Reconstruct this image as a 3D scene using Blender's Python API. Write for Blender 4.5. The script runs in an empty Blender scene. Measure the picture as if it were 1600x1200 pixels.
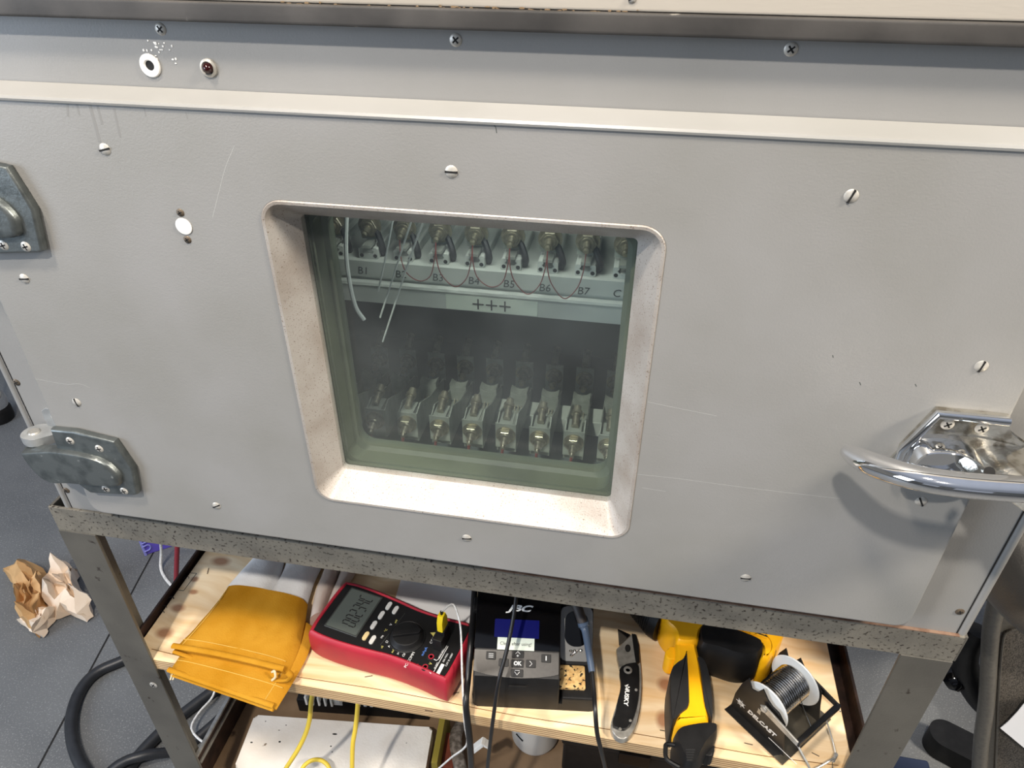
import bpy, bmesh, math, random
from mathutils import Vector, Matrix, noise
random.seed(7)
PI = math.pi
SC = bpy.context.scene
COL = SC.collection

# ---------------------------------------------------------------- camera
R0 = [[1, 0, 0], [0, 0, -1], [0, 1, 0]]
_p, _r, _y = 0.59468388, 0.00317537, 0.17807094
FOC = 1124.374
CAM = Vector((0, -.5, 1.5))
_M = (Matrix(((math.cos(_r), -math.sin(_r), 0), (math.sin(_r), math.cos(_r), 0), (0, 0, 1)))
      @ Matrix(((1, 0, 0), (0, math.cos(_p), -math.sin(_p)), (0, math.sin(_p), math.cos(_p))))
      @ Matrix(R0)
      @ Matrix(((math.cos(_y), math.sin(_y), 0), (-math.sin(_y), math.cos(_y), 0), (0, 0, 1))))
cd = bpy.data.cameras.new('camera')
cam = bpy.data.objects.new('camera', cd)
COL.objects.link(cam)
cd.sensor_width = 36
cd.lens = FOC / 1600 * 36
cd.clip_start = .01
mw = Matrix.Identity(4)
for i in range(3):
    mw[i][0], mw[i][1], mw[i][2], mw[i][3] = _M[0][i], -_M[1][i], -_M[2][i], CAM[i]
cam.matrix_world = mw
SC.camera = cam

# ---------------------------------------------------------------- world, lamps, exposure
SC.view_settings.view_transform = 'Standard'
SC.view_settings.look = 'None'
SC.view_settings.gamma = 1
SC.view_settings.use_curve_mapping = False
SC.view_settings.exposure = 0.0

W = bpy.data.worlds.new('room_light')
SC.world = W
W.use_nodes = True
nt = W.node_tree
nt.nodes.clear()
_o = nt.nodes.new('ShaderNodeOutputWorld')
_b = nt.nodes.new('ShaderNodeBackground')
_tc = nt.nodes.new('ShaderNodeTexCoord')
_sx = nt.nodes.new('ShaderNodeSeparateXYZ')
_cr = nt.nodes.new('ShaderNodeValToRGB')
_ma = nt.nodes.new('ShaderNodeMath'); _ma.operation = 'MULTIPLY_ADD'; _ma.inputs[1].default_value = .5; _ma.inputs[2].default_value = .5
nt.links.new(_tc.outputs['Generated'], _sx.inputs[0])
nt.links.new(_sx.outputs['Z'], _ma.inputs[0])
nt.links.new(_ma.outputs[0], _cr.inputs[0])
e = _cr.color_ramp.elements
e[0].position = 0; e[0].color = (.03, .03, .035, 1)
e[1].position = 1; e[1].color = (.75, .82, 1, 1)
for p_, c_ in ((.47, (.10, .11, .13, 1)), (.53, (.55, .6, .72, 1)), (.68, (.42, .47, .58, 1)), (.72, (.3, .33, .4, 1)), (.86, (.62, .68, .82, 1))):
    q = e.new(p_); q.color = c_
nt.links.new(_cr.outputs[0], _b.inputs[0])
_b.inputs[1].default_value = .60
nt.links.new(_b.outputs[0], _o.inputs[0])


def lamp(name, loc, target, power, col, size, sizey=None):
    d = bpy.data.lights.new(name, 'AREA')
    d.energy = power; d.color = col
    if sizey:
        d.shape = 'RECTANGLE'; d.size = size; d.size_y = sizey
    else:
        d.shape = 'DISK'; d.size = size
    o = bpy.data.objects.new(name, d)
    COL.objects.link(o)
    o.location = loc
    o.rotation_euler = (Vector(target) - Vector(loc)).to_track_quat('-Z', 'Y').to_euler()
    return o


lamp('ceiling_spot', (-.41, -1.52, 3.14), (-.1, 0, 1.1), 54, (1, .93, .84), .09)
lamp('ceiling_lamp', (-.62, -.72, 3.0), (-.2, 0, .6), 33, (1, .88, .74), .22)
lamp('ceiling_lamp', (2.1, -.6, 2.9), (.8, .4, .3), 105, (1, .90, .76), .5)
lamp('daylight_window', (-3.0, -1.9, 1.7), (-.6, .2, .6), 78, (.72, .84, 1), 1.4, 1.8)
lamp('chamber_fill', (-.13, .085, 1.345), (-.13, .20, 1.0), 0.30, (.98, 1, .96), .16, .03)  # added fill light to brighten the clamps; no such lamp is known


# ---------------------------------------------------------------- pixel rays meeting real planes
def ray(x, y):
    return _M.transposed() @ Vector(((x - 800) / FOC, (y - 600) / FOC, 1))


def pz(x, y, z):
    d = ray(x, y); return CAM + d * ((z - CAM.z) / d.z)


def py(x, y, Y):
    d = ray(x, y); return CAM + d * ((Y - CAM.y) / d.y)


# ---------------------------------------------------------------- materials
def L(c):
    return tuple(((v / 255) / 12.92 if v / 255 <= .04045 else ((v / 255 + .055) / 1.055) ** 2.4) for v in c) + (1,)


def mat(name, c, rough=.5, metal=0, c2=None, scale=40, lo=.4, hi=.7, bump=0, bscale=200, spots=None, sscale=60, slo=.62, shi=.68,
        stretch=(1, 1, 1), detail=6, spec=None, coat=0, transmission=0):
    m = bpy.data.materials.new(name)
    m.use_nodes = True
    n, l = m.node_tree.nodes, m.node_tree.links
    b = n['Principled BSDF']
    b.inputs['Base Color'].default_value = L(c)
    b.inputs['Roughness'].default_value = rough
    b.inputs['Metallic'].default_value = metal
    if spec is not None: b.inputs['Specular IOR Level'].default_value = spec
    b.inputs['Coat Weight'].default_value = coat
    b.inputs['Transmission Weight'].default_value = transmission
    tc = n.new('ShaderNodeTexCoord')
    mp = n.new('ShaderNodeMapping'); mp.inputs['Scale'].default_value = stretch
    l.new(tc.outputs['Object'], mp.inputs[0])
    last = None

    def nz(s, d=detail):
        t = n.new('ShaderNodeTexNoise'); t.inputs['Scale'].default_value = s; t.inputs['Detail'].default_value = d
        l.new(mp.outputs[0], t.inputs['Vector']); return t.outputs['Fac']

    def ramp(src, a, z):
        r = n.new('ShaderNodeMapRange'); r.inputs['From Min'].default_value = a; r.inputs['From Max'].default_value = z
        r.clamp = True
        l.new(src, r.inputs['Value']); return r.outputs[0]

    def mix(f, A, B):
        x = n.new('ShaderNodeMix'); x.data_type = 'RGBA'
        l.new(f, x.inputs['Factor'])
        if isinstance(A, tuple): x.inputs['A'].default_value = A
        else: l.new(A, x.inputs['A'])
        if isinstance(B, tuple): x.inputs['B'].default_value = B
        else: l.new(B, x.inputs['B'])
        return x.outputs['Result']
    if c2:
        last = mix(ramp(nz(scale), lo, hi), L(c), L(c2))
    if spots:
        last = mix(ramp(nz(sscale, 8), slo, shi), last if last else L(c), L(spots))
    if last: l.new(last, b.inputs['Base Color'])
    if bump:
        bp = n.new('ShaderNodeBump'); bp.inputs['Strength'].default_value = bump; bp.inputs['Distance'].default_value = .001
        l.new(nz(bscale), bp.inputs['Height']); l.new(bp.outputs[0], b.inputs['Normal'])
    return m


M = {}
M['paint'] = mat('grey_enamel_paint', (142, 141, 139), .42, 0, (134, 133, 129), 9, .35, .7, .15, 700, (112, 110, 105), 5, .68, .9)
M['paint_panel'] = mat('grey_panel_paint', (142, 141, 139), .45, 0, (134, 133, 130), 7, .35, .7, .12, 600)
M['cream'] = mat('cream_paint', (170, 163, 152), .5, 0, (160, 152, 139), 8, .5, .8, .1, 300, (128, 110, 84), 26, .68, .76, (.35, 1, 2))
M['trim_grey'] = mat('grimy_aluminium', (72, 69, 66), .6, .05, (46, 44, 42), 14, .4, .65, .1, 300, (165, 160, 150), 40, .68, .75)
M['bezel'] = mat('worn_cast_aluminium', (170, 165, 159), .45, .2, (150, 141, 132), 22, .4, .7, .25, 700, (110, 94, 80), 800, .60, .70, (1, 1, 1))
M['seal'] = mat('grey_green_seal', (84, 90, 76), .45, 0, (66, 71, 62), 12, .4, .7)
M['rubber'] = mat('black_rubber', (24, 24, 25), .55, 0, (34, 34, 35), 30)
M['plastic'] = mat('black_plastic', (19, 19, 20), .5, 0, (26, 26, 27), 60, .4, .7, .1, 900, spec=.3)
M['gloss_black'] = mat('gloss_black_plastic', (6, 6, 8), .08, spec=.35)
M['drip'] = mat('dried_drip', (128, 127, 124), .6)
M['brown_stain'] = mat('brown_stain', (120, 98, 70), .8)
M['chrome'] = mat('chrome', (235, 235, 235), .06, 1, (205, 205, 202), 20, .5, .8)
M['worn_chrome'] = mat('worn_chrome', (222, 218, 208), .16, 1, (168, 160, 145), 90, .5, .65, .25, 240)
M['zinc_light'] = mat('bright_zinc', (158, 160, 160), .4, .35, (136, 138, 138), 60)
M['lit_edge'] = mat('lit_edge_enamel', (150, 149, 146), .34, 0, (143, 142, 138), 9)  # paler than the door paint so the up-facing edge reads as lit
M['zinc'] = mat('zinc_diecast', (112, 117, 116), .38, .75, (88, 93, 93), 60, .45, .65, .2, 350, (170, 172, 168), 160, .7, .76)
M['steel'] = mat('bright_steel', (184, 182, 176), .36, .6, (150, 147, 140), 90)
M['screw'] = mat('screw_steel', (196, 192, 184), .42, .35, (150, 146, 138), 120)
M['screw_dark'] = mat('tarnished_screw', (104, 92, 78), .5, .4, (70, 60, 48), 160)
M['slot'] = mat('dark_recess', (18, 17, 16), .8)
M['stand'] = mat('grey_stand_paint', (90, 87, 80), .42, .1, (78, 75, 69), 14, .4, .7, .2, 400, (48, 40, 34), 70, .67, .72)
M['rail'] = mat('speckled_rail_paint', (122, 117, 106), .45, .1, (98, 94, 86), 20, .4, .7, .3, 300, (46, 38, 32), 260, .56, .66)
M['rust'] = mat('brown_rusty_steel', (62, 44, 36), .6, .3, (40, 28, 24), 40, .4, .6, .3, 200)
M['rim'] = mat('rubbed_rust_edge', (134, 108, 90), .6, .1, (96, 66, 50), 90)
M['ground_rubber'] = mat('rubber_floor', (92, 94, 96), .62, 0, (110, 112, 113), 3, .35, .7, .5, 300, (140, 142, 142), 300, .56, .70)
M['white_plastic'] = mat('white_plastic', (232, 230, 224), .4)
M['white_cable'] = mat('white_cable', (222, 222, 220), .45, 0, (190, 188, 184), 160)
M['red'] = mat('red_holster_rubber', (172, 34, 52), .5, 0, (150, 26, 44), 20, .4, .7, .1, 700)
M['meter'] = mat('black_meter_face', (26, 26, 27), .35)
M['lcd'] = mat('grey_lcd', (84, 90, 86), .22)
M['lcd_frame'] = mat('lcd_frame', (60, 62, 60), .3)
M['key_grey'] = mat('grey_keys', (205, 203, 198), .4)
M['key_tan'] = mat('tan_key', (212, 190, 140), .4)
M['ink_white'] = mat('white_print', (222, 222, 220), .5)
M['ink_yellow'] = mat('yellow_print', (206, 196, 110), .5)
M['ink_blue'] = mat('blue_print', (86, 130, 210), .5)
M['ink_black'] = mat('black_ink', (30, 30, 30), .6)
M['ink_grey'] = mat('grey_pencil', (66, 70, 68), .7)
M['yellow_plug'] = mat('yellow_plug', (238, 208, 30), .4)
M['glove_yellow'] = mat('yellow_suede', (172, 120, 26), .9, 0, (186, 136, 42), 26, .35, .7, .6, 500, (156, 102, 16), 14, .62, .8, spec=.1)
M['glove_white'] = mat('white_leather', (240, 240, 240), .75, 0, (226, 225, 224), 20, .4, .7, .5, 350, spec=.2)
M['glove_beige'] = mat('pale_beige_leather', (206, 192, 182), .75, 0, (186, 172, 160), 18, .4, .7, .4, 260, spec=.2)
M['seam'] = mat('seam_thread', (196, 158, 70), .8)
M['seam_dark'] = mat('dark_seam', (110, 70, 20), .9)
M['cord'] = mat('beige_loop', (214, 196, 160), .8)
M['paper'] = mat('white_paper', (244, 244, 245), .7)
M['kraft'] = mat('kraft_paper', (206, 164, 112), .75, 0, (186, 144, 94), 14, .4, .65)
M['kraft_light'] = mat('pale_paper', (240, 222, 200), .75, 0, (226, 202, 176), 14)
M['dewalt'] = mat('yellow_tool_plastic', (250, 184, 18), .42, 0, (242, 172, 14), 30, .4, .7, .08, 800)
M['solder'] = mat('solder_wire', (214, 212, 208), .2, 1, (160, 158, 152), 90)
M['spool'] = mat('white_spool', (226, 226, 222), .4)
M['bare'] = mat('bare_dark_steel', (112, 106, 94), .32, .6, (70, 66, 58), 30, .4, .7, .1, 200)
M['black_metal'] = mat('black_powder_coat', (17, 17, 18), .38, 0, (24, 24, 25), 80)
M['station_grey'] = mat('station_grey', (58, 55, 52), .4, .1, (50, 48, 45), 200)
M['stand_plate'] = mat('satin_plate', (140, 140, 138), .4, .25)
M['screen'] = mat('dark_blue_screen', (14, 18, 90), .15, spec=.2)
M['sponge'] = mat('scorched_sponge', (214, 182, 124), .95, 0, (190, 152, 96), 120, .4, .6, .8, 300, (36, 28, 20), 210, .56, .62)
M['teal'] = mat('teal_grip', (18, 92, 88), .5)
M['grip'] = mat('grip_brown', (58, 52, 50), .6)
M['iron'] = mat('blue_grey_handle', (78, 92, 112), .3)
M['foam'] = mat('white_foam', (232, 228, 222), .8, 0, (222, 216, 208), 20, .4, .7, .6, 260, (120, 104, 86), 46, .73, .76)
M['board'] = mat('dusty_brown_board', (132, 108, 82), .85, 0, (104, 82, 60), 12, .4, .7, .3, 120, (60, 44, 32), 30, .66, .72)
M['olive'] = mat('olive_board', (132, 118, 40), .6)
M['brick'] = mat('red_brown_block', (134, 66, 44), .8, 0, (110, 52, 34), 30)
M['grey_wood'] = mat('weathered_wood', (140, 132, 124), .85, 0, (94, 86, 78), 30, .4, .6, .5, 160, None, 60, .6, .7, (4, 4, .5))
M['yellow_cable'] = mat('yellow_cable', (226, 196, 66), .4)
M['black_cable'] = mat('black_cable', (22, 22, 24), .35)
M['hose'] = mat('black_hose', (40, 42, 46), .42, 0, (32, 34, 38), 60)
M['purple'] = mat('purple_plastic', (98, 84, 190), .35)
M['purple_light'] = mat('lavender_plastic', (138, 140, 214), .35)
M['red_rod'] = mat('dark_red_rod', (128, 40, 50), .45)
M['leather'] = mat('dark_vinyl', (104, 101, 96), .38, 0, (104, 101, 96), 60, .4, .7, .7, 500)
M['chair_grey'] = mat('chair_frame_grey', (98, 94, 86), .38, .1, (86, 82, 76), 200)
M['mesh_cloth'] = mat('mesh_fabric', (112, 104, 94), .9, 0, (58, 54, 48), 300, .4, .6, .7, 700, None, 60, .6, .7, (4, 1, 1))
M['white_box'] = mat('cream_container', (196, 194, 188), .4)
M['navy'] = mat('navy_plastic', (46, 56, 80), .4)
M['chamber'] = mat('chamber_lining', (100, 108, 108), .5, 0, (88, 96, 96), 10)
M['inner_shelf'] = mat('pale_shelf_metal', (196, 200, 192), .5, 0, (180, 184, 176), 20)
M['plate_al'] = mat('anodised_plate', (158, 162, 152), .45, .2, (140, 144, 134), 60)
M['label'] = mat('pale_label', (222, 230, 214), .5)
M['nut'] = mat('nickel_nut', (168, 162, 140), .32, .7, (120, 114, 100), 100)
M['wire_red'] = mat('red_brown_wire', (120, 52, 46), .5)
M['tube_streak'] = mat('milky_tube_streak', (214, 218, 214), .3)


def glass_mat():
    m = bpy.data.materials.new('dusty_window_glass'); m.use_nodes = True
    n, l = m.node_tree.nodes, m.node_tree.links
    n.clear()
    o = n.new('ShaderNodeOutputMaterial')
    t = n.new('ShaderNodeBsdfTransparent'); t.inputs[0].default_value = (.965, .985, .978, 1)
    g = n.new('ShaderNodeBsdfGlossy'); g.inputs['Roughness'].default_value = .03
    f = n.new('ShaderNodeFresnel'); f.inputs[0].default_value = 1.45
    mx = n.new('ShaderNodeMixShader')
    ge = n.new('ShaderNodeNewGeometry')     # outer side reflects; the inner side of the pane only lets light out
    om = n.new('ShaderNodeMath'); om.operation = 'SUBTRACT'; om.inputs[0].default_value = 1; l.new(ge.outputs['Backfacing'], om.inputs[1])
    fm = n.new('ShaderNodeMath'); fm.operation = 'MULTIPLY'; l.new(f.outputs[0], fm.inputs[0]); l.new(om.outputs[0], fm.inputs[1])
    l.new(fm.outputs[0], mx.inputs[0]); l.new(t.outputs[0], mx.inputs[1]); l.new(g.outputs[0], mx.inputs[2])
    d = n.new('ShaderNodeBsdfDiffuse'); d.inputs[0].default_value = (.62, .66, .66, 1)
    nz = n.new('ShaderNodeTexNoise'); nz.inputs['Scale'].default_value = 9; nz.inputs['Detail'].default_value = 6
    tc = n.new('ShaderNodeTexCoord'); l.new(tc.outputs['Object'], nz.inputs['Vector'])
    mr = n.new('ShaderNodeMapRange'); mr.inputs[1].default_value = .35; mr.inputs[2].default_value = .75
    mr.inputs[3].default_value = .006; mr.inputs[4].default_value = .036
    l.new(nz.outputs['Fac'], mr.inputs[0])
    m2 = n.new('ShaderNodeMixShader')
    l.new(mr.outputs[0], m2.inputs[0]); l.new(mx.outputs[0], m2.inputs[1]); l.new(d.outputs[0], m2.inputs[2])
    l.new(m2.outputs[0], o.inputs[0])
    return m


M['glass'] = glass_mat()


def plywood_mat(knots):
    m = bpy.data.materials.new('plywood_face'); m.use_nodes = True
    n, l = m.node_tree.nodes, m.node_tree.links
    b = n['Principled BSDF']; b.inputs['Roughness'].default_value = .6
    tc = n.new('ShaderNodeTexCoord')
    mp = n.new('ShaderNodeMapping'); mp.inputs['Scale'].default_value = (2.2, 22, 1)
    nz0 = n.new('ShaderNodeTexNoise'); nz0.inputs['Scale'].default_value = 4; nz0.inputs['Detail'].default_value = 3
    l.new(tc.outputs['Object'], nz0.inputs['Vector'])
    ad = n.new('ShaderNodeMixRGB'); ad.blend_type = 'ADD'; ad.inputs[0].default_value = .10
    l.new(tc.outputs['Object'], ad.inputs[1]); l.new(nz0.outputs['Color'], ad.inputs[2])
    l.new(ad.outputs[0], mp.inputs[0])
    nz = n.new('ShaderNodeTexNoise'); nz.inputs['Scale'].default_value = 3.0; nz.inputs['Detail'].default_value = 7
    l.new(mp.outputs[0], nz.inputs['Vector'])
    cr = n.new('ShaderNodeValToRGB')
    cr.color_ramp.elements[0].position = .3; cr.color_ramp.elements[0].color = L((214, 176, 124))
    cr.color_ramp.elements[1].position = .72; cr.color_ramp.elements[1].color = L((242, 222, 188))
    l.new(nz.outputs['Fac'], cr.inputs[0])
    last = cr.outputs[0]
    for (kx, ky, rx, ry) in knots:
        s = n.new('ShaderNodeVectorMath'); s.operation = 'SUBTRACT'; s.inputs[1].default_value = (kx, ky, 0)
        l.new(tc.outputs['Object'], s.inputs[0])
        k = n.new('ShaderNodeVectorMath'); k.operation = 'MULTIPLY'; k.inputs[1].default_value = (1 / rx, 1 / ry, 0)
        l.new(s.outputs[0], k.inputs[0])
        ln = n.new('ShaderNodeVectorMath'); ln.operation = 'LENGTH'; l.new(k.outputs[0], ln.inputs[0])
        mr = n.new('ShaderNodeMapRange'); mr.inputs[1].default_value = .5; mr.inputs[2].default_value = 1.15
        mr.inputs[3].default_value = .85; mr.inputs[4].default_value = 0
        l.new(ln.outputs['Value'], mr.inputs[0])
        mx = n.new('ShaderNodeMixRGB'); mx.inputs[2].default_value = L((156, 104, 70))
        l.new(mr.outputs[0], mx.inputs[0]); l.new(last, mx.inputs[1]); last = mx.outputs[0]
    l.new(last, b.inputs['Base Color'])
    return m


def ply_edge_mat():
    m = bpy.data.materials.new('plywood_edge'); m.use_nodes = True
    n, l = m.node_tree.nodes, m.node_tree.links
    b = n['Principled BSDF']; b.inputs['Roughness'].default_value = .75
    tc = n.new('ShaderNodeTexCoord')
    w = n.new('ShaderNodeTexWave'); w.wave_type = 'BANDS'; w.bands_direction = 'Z'
    w.inputs['Scale'].default_value = 78; w.inputs['Distortion'].default_value = 1.2; w.inputs['Detail'].default_value = 3
    w.inputs['Detail Scale'].default_value = 3
    mp = n.new('ShaderNodeMapping'); mp.inputs['Scale'].default_value = (.12, .12, 1)
    l.new(tc.outputs['Object'], mp.inputs[0]); l.new(mp.outputs[0], w.inputs['Vector'])
    cr = n.new('ShaderNodeValToRGB')
    cr.color_ramp.elements[0].position = .1; cr.color_ramp.elements[0].color = L((138, 104, 70))
    cr.color_ramp.elements[1].position = .6; cr.color_ramp.elements[1].color = L((216, 186, 142))
    l.new(w.outputs['Fac'], cr.inputs[0]); l.new(cr.outputs[0], b.inputs['Base Color'])
    return m


# ---------------------------------------------------------------- mesh helpers
def new(): return bmesh.new()


def obj(name, bm, m, parent=None, smooth=38, loc=None, rot=None):
    bmesh.ops.recalc_face_normals(bm, faces=bm.faces[:])
    me = bpy.data.meshes.new(name)
    bm.to_mesh(me); bm.free()
    for f in me.polygons: f.use_smooth = True
    me.set_sharp_from_angle(angle=math.radians(smooth))
    for x in (m if isinstance(m, (list, tuple)) else [m]):
        me.materials.append(M[x] if isinstance(x, str) else x)
    o = bpy.data.objects.new(name, me)
    COL.objects.link(o)
    wn = o.modifiers.new('shading', 'WEIGHTED_NORMAL'); wn.keep_sharp = True; wn.weight = 90
    if parent: o.parent = parent
    if loc is not None: o.location = loc
    if rot is not None: o.rotation_euler = rot
    return o


def thing(name, label, cat, loc=(0, 0, 0), rotz=0, group=None):
    o = bpy.data.objects.new(name, None)
    COL.objects.link(o)
    o.empty_display_size = .05
    o.location = loc; o.rotation_euler = (0, 0, rotz)
    return tag(o, label, cat, group)


def tag(o, label, cat, group=None):
    o['label'] = label; o['category'] = cat
    if group: o['group'] = group
    return o


def copy_tree(o, parent=None):
    c = o.copy(); COL.objects.link(c); c.parent = parent
    for ch in list(o.children): copy_tree(ch, c)
    return c


def box(bm, c, s, bev=0, seg=2, X=None):
    T = Matrix.Translation(c) @ Matrix.Diagonal((s[0], s[1], s[2], 1))
    if X is not None: T = X @ T
    r = bmesh.ops.create_cube(bm, size=1, matrix=T)
    if bev:
        es = list({e for v in r['verts'] for e in v.link_edges})
        bmesh.ops.bevel(bm, geom=es, offset=bev, segments=seg, profile=.5, affect='EDGES')
    return bm


def bx(c, s, bev=0, seg=2, X=None): return box(new(), c, s, bev, seg, X)


def frame_to(axis, up=(0, 0, 1)):
    z = Vector(axis).normalized()
    u = Vector(up)
    if abs(z.dot(u)) > .98: u = Vector((0, 1, 0))
    x = u.cross(z).normalized(); y = z.cross(x)
    return x, y, z


def cyl(bm, p0, p1, r0, r1=None, seg=24, bev=0):
    p0, p1 = Vector(p0), Vector(p1)
    r1 = r0 if r1 is None else r1
    x, y, z = frame_to(p1 - p0)
    prof = [(r0, p0), (r1, p1)]
    if bev:
        h = (p1 - p0).length
        prof = [(r0 - bev, p0), (r0, p0 + z * bev), (r1, p1 - z * bev), (r1 - bev, p1)]
    rings = []
    for r, p in prof:
        rings.append([bm.verts.new(p + x * (r * math.cos(2 * PI * i / seg)) + y * (r * math.sin(2 * PI * i / seg))) for i in range(seg)])
    stitch(bm, rings)
    return bm


def stitch(bm, rings, closed=True, cap=True, loop=False):
    n = len(rings[0])
    prs = list(zip(rings, rings[1:]))
    if loop: prs.append((rings[-1], rings[0]))
    for a, b in prs:
        for i in range(n if closed else n - 1):
            j = (i + 1) % n
            try: bm.faces.new((a[i], a[j], b[j], b[i]))
            except ValueError: pass
    if cap and closed and not loop:
        for r in (rings[0], rings[-1]):
            try: bm.faces.new(r)
            except ValueError: pass


def loft(bm, rings, cap=True, loop=False):
    rv = [[bm.verts.new(p) for p in r] for r in rings]
    stitch(bm, rv, True, cap, loop)
    return bm


def lathe(bm, prof, base, axis=(0, 0, 1), seg=32):
    base = Vector(base)
    x, y, z = frame_to(axis)
    rings = [[base + z * h + x * (max(r, 1e-5) * math.cos(2 * PI * i / seg)) + y * (max(r, 1e-5) * math.sin(2 * PI * i / seg)) for i in range(seg)] for r, h in prof]
    return loft(bm, rings)


def catmull(pts, k=6, closed=False):
    P = [Vector(p) for p in pts]; out = []
    n = len(P)
    for i in range(n if closed else n - 1):
        a = P[(i - 1) % n] if closed or i > 0 else P[0] * 2 - P[1]
        b = P[i]; c = P[(i + 1) % n]
        d = P[(i + 2) % n] if closed or i + 2 < n else P[-1] * 2 - P[-2]
        for s in range(k):
            t = s / k
            out.append(.5 * ((2 * b) + (c - a) * t + (2 * a - 5 * b + 4 * c - d) * t * t + (3 * b - a - 3 * c + d) * t ** 3))
    if not closed: out.append(P[-1].copy())
    return out


def tube(bm, pts, r, seg=8, k=6, closed=False, flat=1, up=(0, 0, 1)):
    P = catmull(pts, k, closed) if k > 1 else [Vector(p) for p in pts]
    n = len(P)
    rr = r if callable(r) else (lambda t: r)
    rings = []; ref = None
    for i, p in enumerate(P):
        a = P[(i - 1) % n] if closed or i > 0 else P[i]
        b = P[(i + 1) % n] if closed or i < n - 1 else P[i]
        t = (b - a).normalized()
        if ref is None:
            ref = frame_to(t, up)[0]
        ref = (ref - t * ref.dot(t)).normalized()
        y = t.cross(ref)
        q = rr(i / max(1, n - 1))
        rings.append([p + ref * (q * math.cos(2 * PI * j / seg)) + y * (flat * q * math.sin(2 * PI * j / seg)) for j in range(seg)])
    return loft(bm, rings, True, closed)


def prism(bm, pts, h0, h1, X=None, bev=0, seg=2):
    """2-D outline in the local x-y plane, extruded from h0 to h1 along z"""
    X = X or Matrix.Identity(4)
    A = [bm.verts.new(X @ Vector((p[0], p[1], h0))) for p in pts]
    B = [bm.verts.new(X @ Vector((p[0], p[1], h1))) for p in pts]
    n = len(A); es = []
    f0 = bm.faces.new(A); f1 = bm.faces.new(B)
    for i in range(n):
        bm.faces.new((A[i], A[(i + 1) % n], B[(i + 1) % n], B[i]))
    if bev:
        bmesh.ops.bevel(bm, geom=list(f0.edges) + list(f1.edges), offset=bev, segments=seg, profile=.5, affect='EDGES')
    return bm


def rrect(w, h, r, n=6, cx=0, cy=0):
    out = []
    for sx, sy, a0 in ((1, 1, 0), (-1, 1, PI / 2), (-1, -1, PI), (1, -1, 3 * PI / 2)):
        for i in range(n + 1):
            a = a0 + PI / 2 * i / n
            out.append((cx + sx * (w / 2 - r) + r * math.cos(a), cy + sy * (h / 2 - r) + r * math.sin(a)))
    return out


def circ(r, n=24, cx=0, cy=0): return [(cx + r * math.cos(2 * PI * i / n), cy + r * math.sin(2 * PI * i / n)) for i in range(n)]


def smooth2(pts, k=5): return [(v.x, v.y) for v in catmull([(p[0], p[1], 0) for p in pts], k, True)]


def soft(pts, n=2):
    """round the corners of an outline by cutting them"""
    for _ in range(n):
        q = []
        for i in range(len(pts)):
            a, b = pts[i], pts[(i + 1) % len(pts)]
            q += [(a[0] * .75 + b[0] * .25, a[1] * .75 + b[1] * .25), (a[0] * .25 + b[0] * .75, a[1] * .25 + b[1] * .75)]
        pts = q
    return pts


def pillow(bm, pts, lv):
    """rounded slab: (height, inset) levels from below to above"""
    loft(bm, [[(x, y, h) for x, y in (inset2(pts, d) if d else pts)] for h, d in lv])
    return bm


def inset2(pts, d):
    n = len(pts); area = sum(pts[i][0] * pts[(i + 1) % n][1] - pts[(i + 1) % n][0] * pts[i][1] for i in range(n))
    s = 1 if area > 0 else -1; out = []
    for i in range(n):
        a, b, c = Vector(pts[i - 1]), Vector(pts[i]), Vector(pts[(i + 1) % n])
        t = (c - a).normalized(); out.append((b.x - s * t.y * d, b.y + s * t.x * d))
    return out


FRONT = Matrix(((1, 0, 0, 0), (0, 0, -1, 0), (0, 1, 0, 0), (0, 0, 0, 1)))   # outline x-y becomes x-z, height grows towards -y


def front_at(x, y, z): return Matrix.Translation((x, y, z)) @ FRONT


def ellipsoid(bm, c, s, seg=24, X=None):
    T = Matrix.Translation(c) @ Matrix.Diagonal((s[0], s[1], s[2], 1))
    if X is not None: T = X @ T
    bmesh.ops.create_uvsphere(bm, u_segments=seg, v_segments=seg // 2, radius=1, matrix=T)
    return bm


def text(name, s, size, m, parent, loc, rot=(0, 0, 0), ext=.00015, align='CENTER', shear=0, xs=1, bold=0):
    cu = bpy.data.curves.new('t', 'FONT')
    cu.body = s; cu.size = size; cu.extrude = ext; cu.align_x = align; cu.align_y = 'CENTER'; cu.shear = shear; cu.resolution_u = 3
    cu.offset = bold
    to = bpy.data.objects.new('t', cu)
    COL.objects.link(to)
    dg = bpy.context.evaluated_depsgraph_get()
    me = bpy.data.meshes.new_from_object(to.evaluated_get(dg))
    bpy.data.objects.remove(to); bpy.data.curves.remove(cu)
    me.name = name
    for v in me.vertices: v.co.x *= xs
    me.materials.clear(); me.materials.append(M[m])
    o = bpy.data.objects.new(name, me)
    COL.objects.link(o)
    if parent: o.parent = parent
    o.location = loc; o.rotation_euler = rot
    return o


UP = (PI / 2, 0, 0)      # rotation of lettering that stands on a surface facing the viewer


def slot_screw(parent, x, y, z, r=.0052, ang=0, m='screw', cross=False, name='screw', dome=.0012, normal=None):
    """a screw head on a front face; with slot or cross recess as a dark inlay in the same mesh"""
    bm = new()
    lathe(bm, [(0, -.001), (r, -.001), (r, .0002), (r * .8, dome * .7), (r * .4, dome * .95), (0, dome)], (0, 0, 0), (0, 0, 1), 20)
    nf = len(bm.faces)
    for k in range(2 if cross else 1):
        a = ang + k * PI / 2
        w = r * (1.2 if cross else 1.96)
        box(bm, (0, 0, dome * .55), (w, r * (.26 if cross else .30), dome * 1.02), 0, 2, Matrix.Rotation(a, 4, 'Z'))
    for i, f in enumerate(bm.faces):
        if i >= nf: f.material_index = 1
    o = obj(name, bm, [m, 'slot'], parent)
    o.location = (x, y, z)
    o.rotation_euler = normal or UP
    return o


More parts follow.
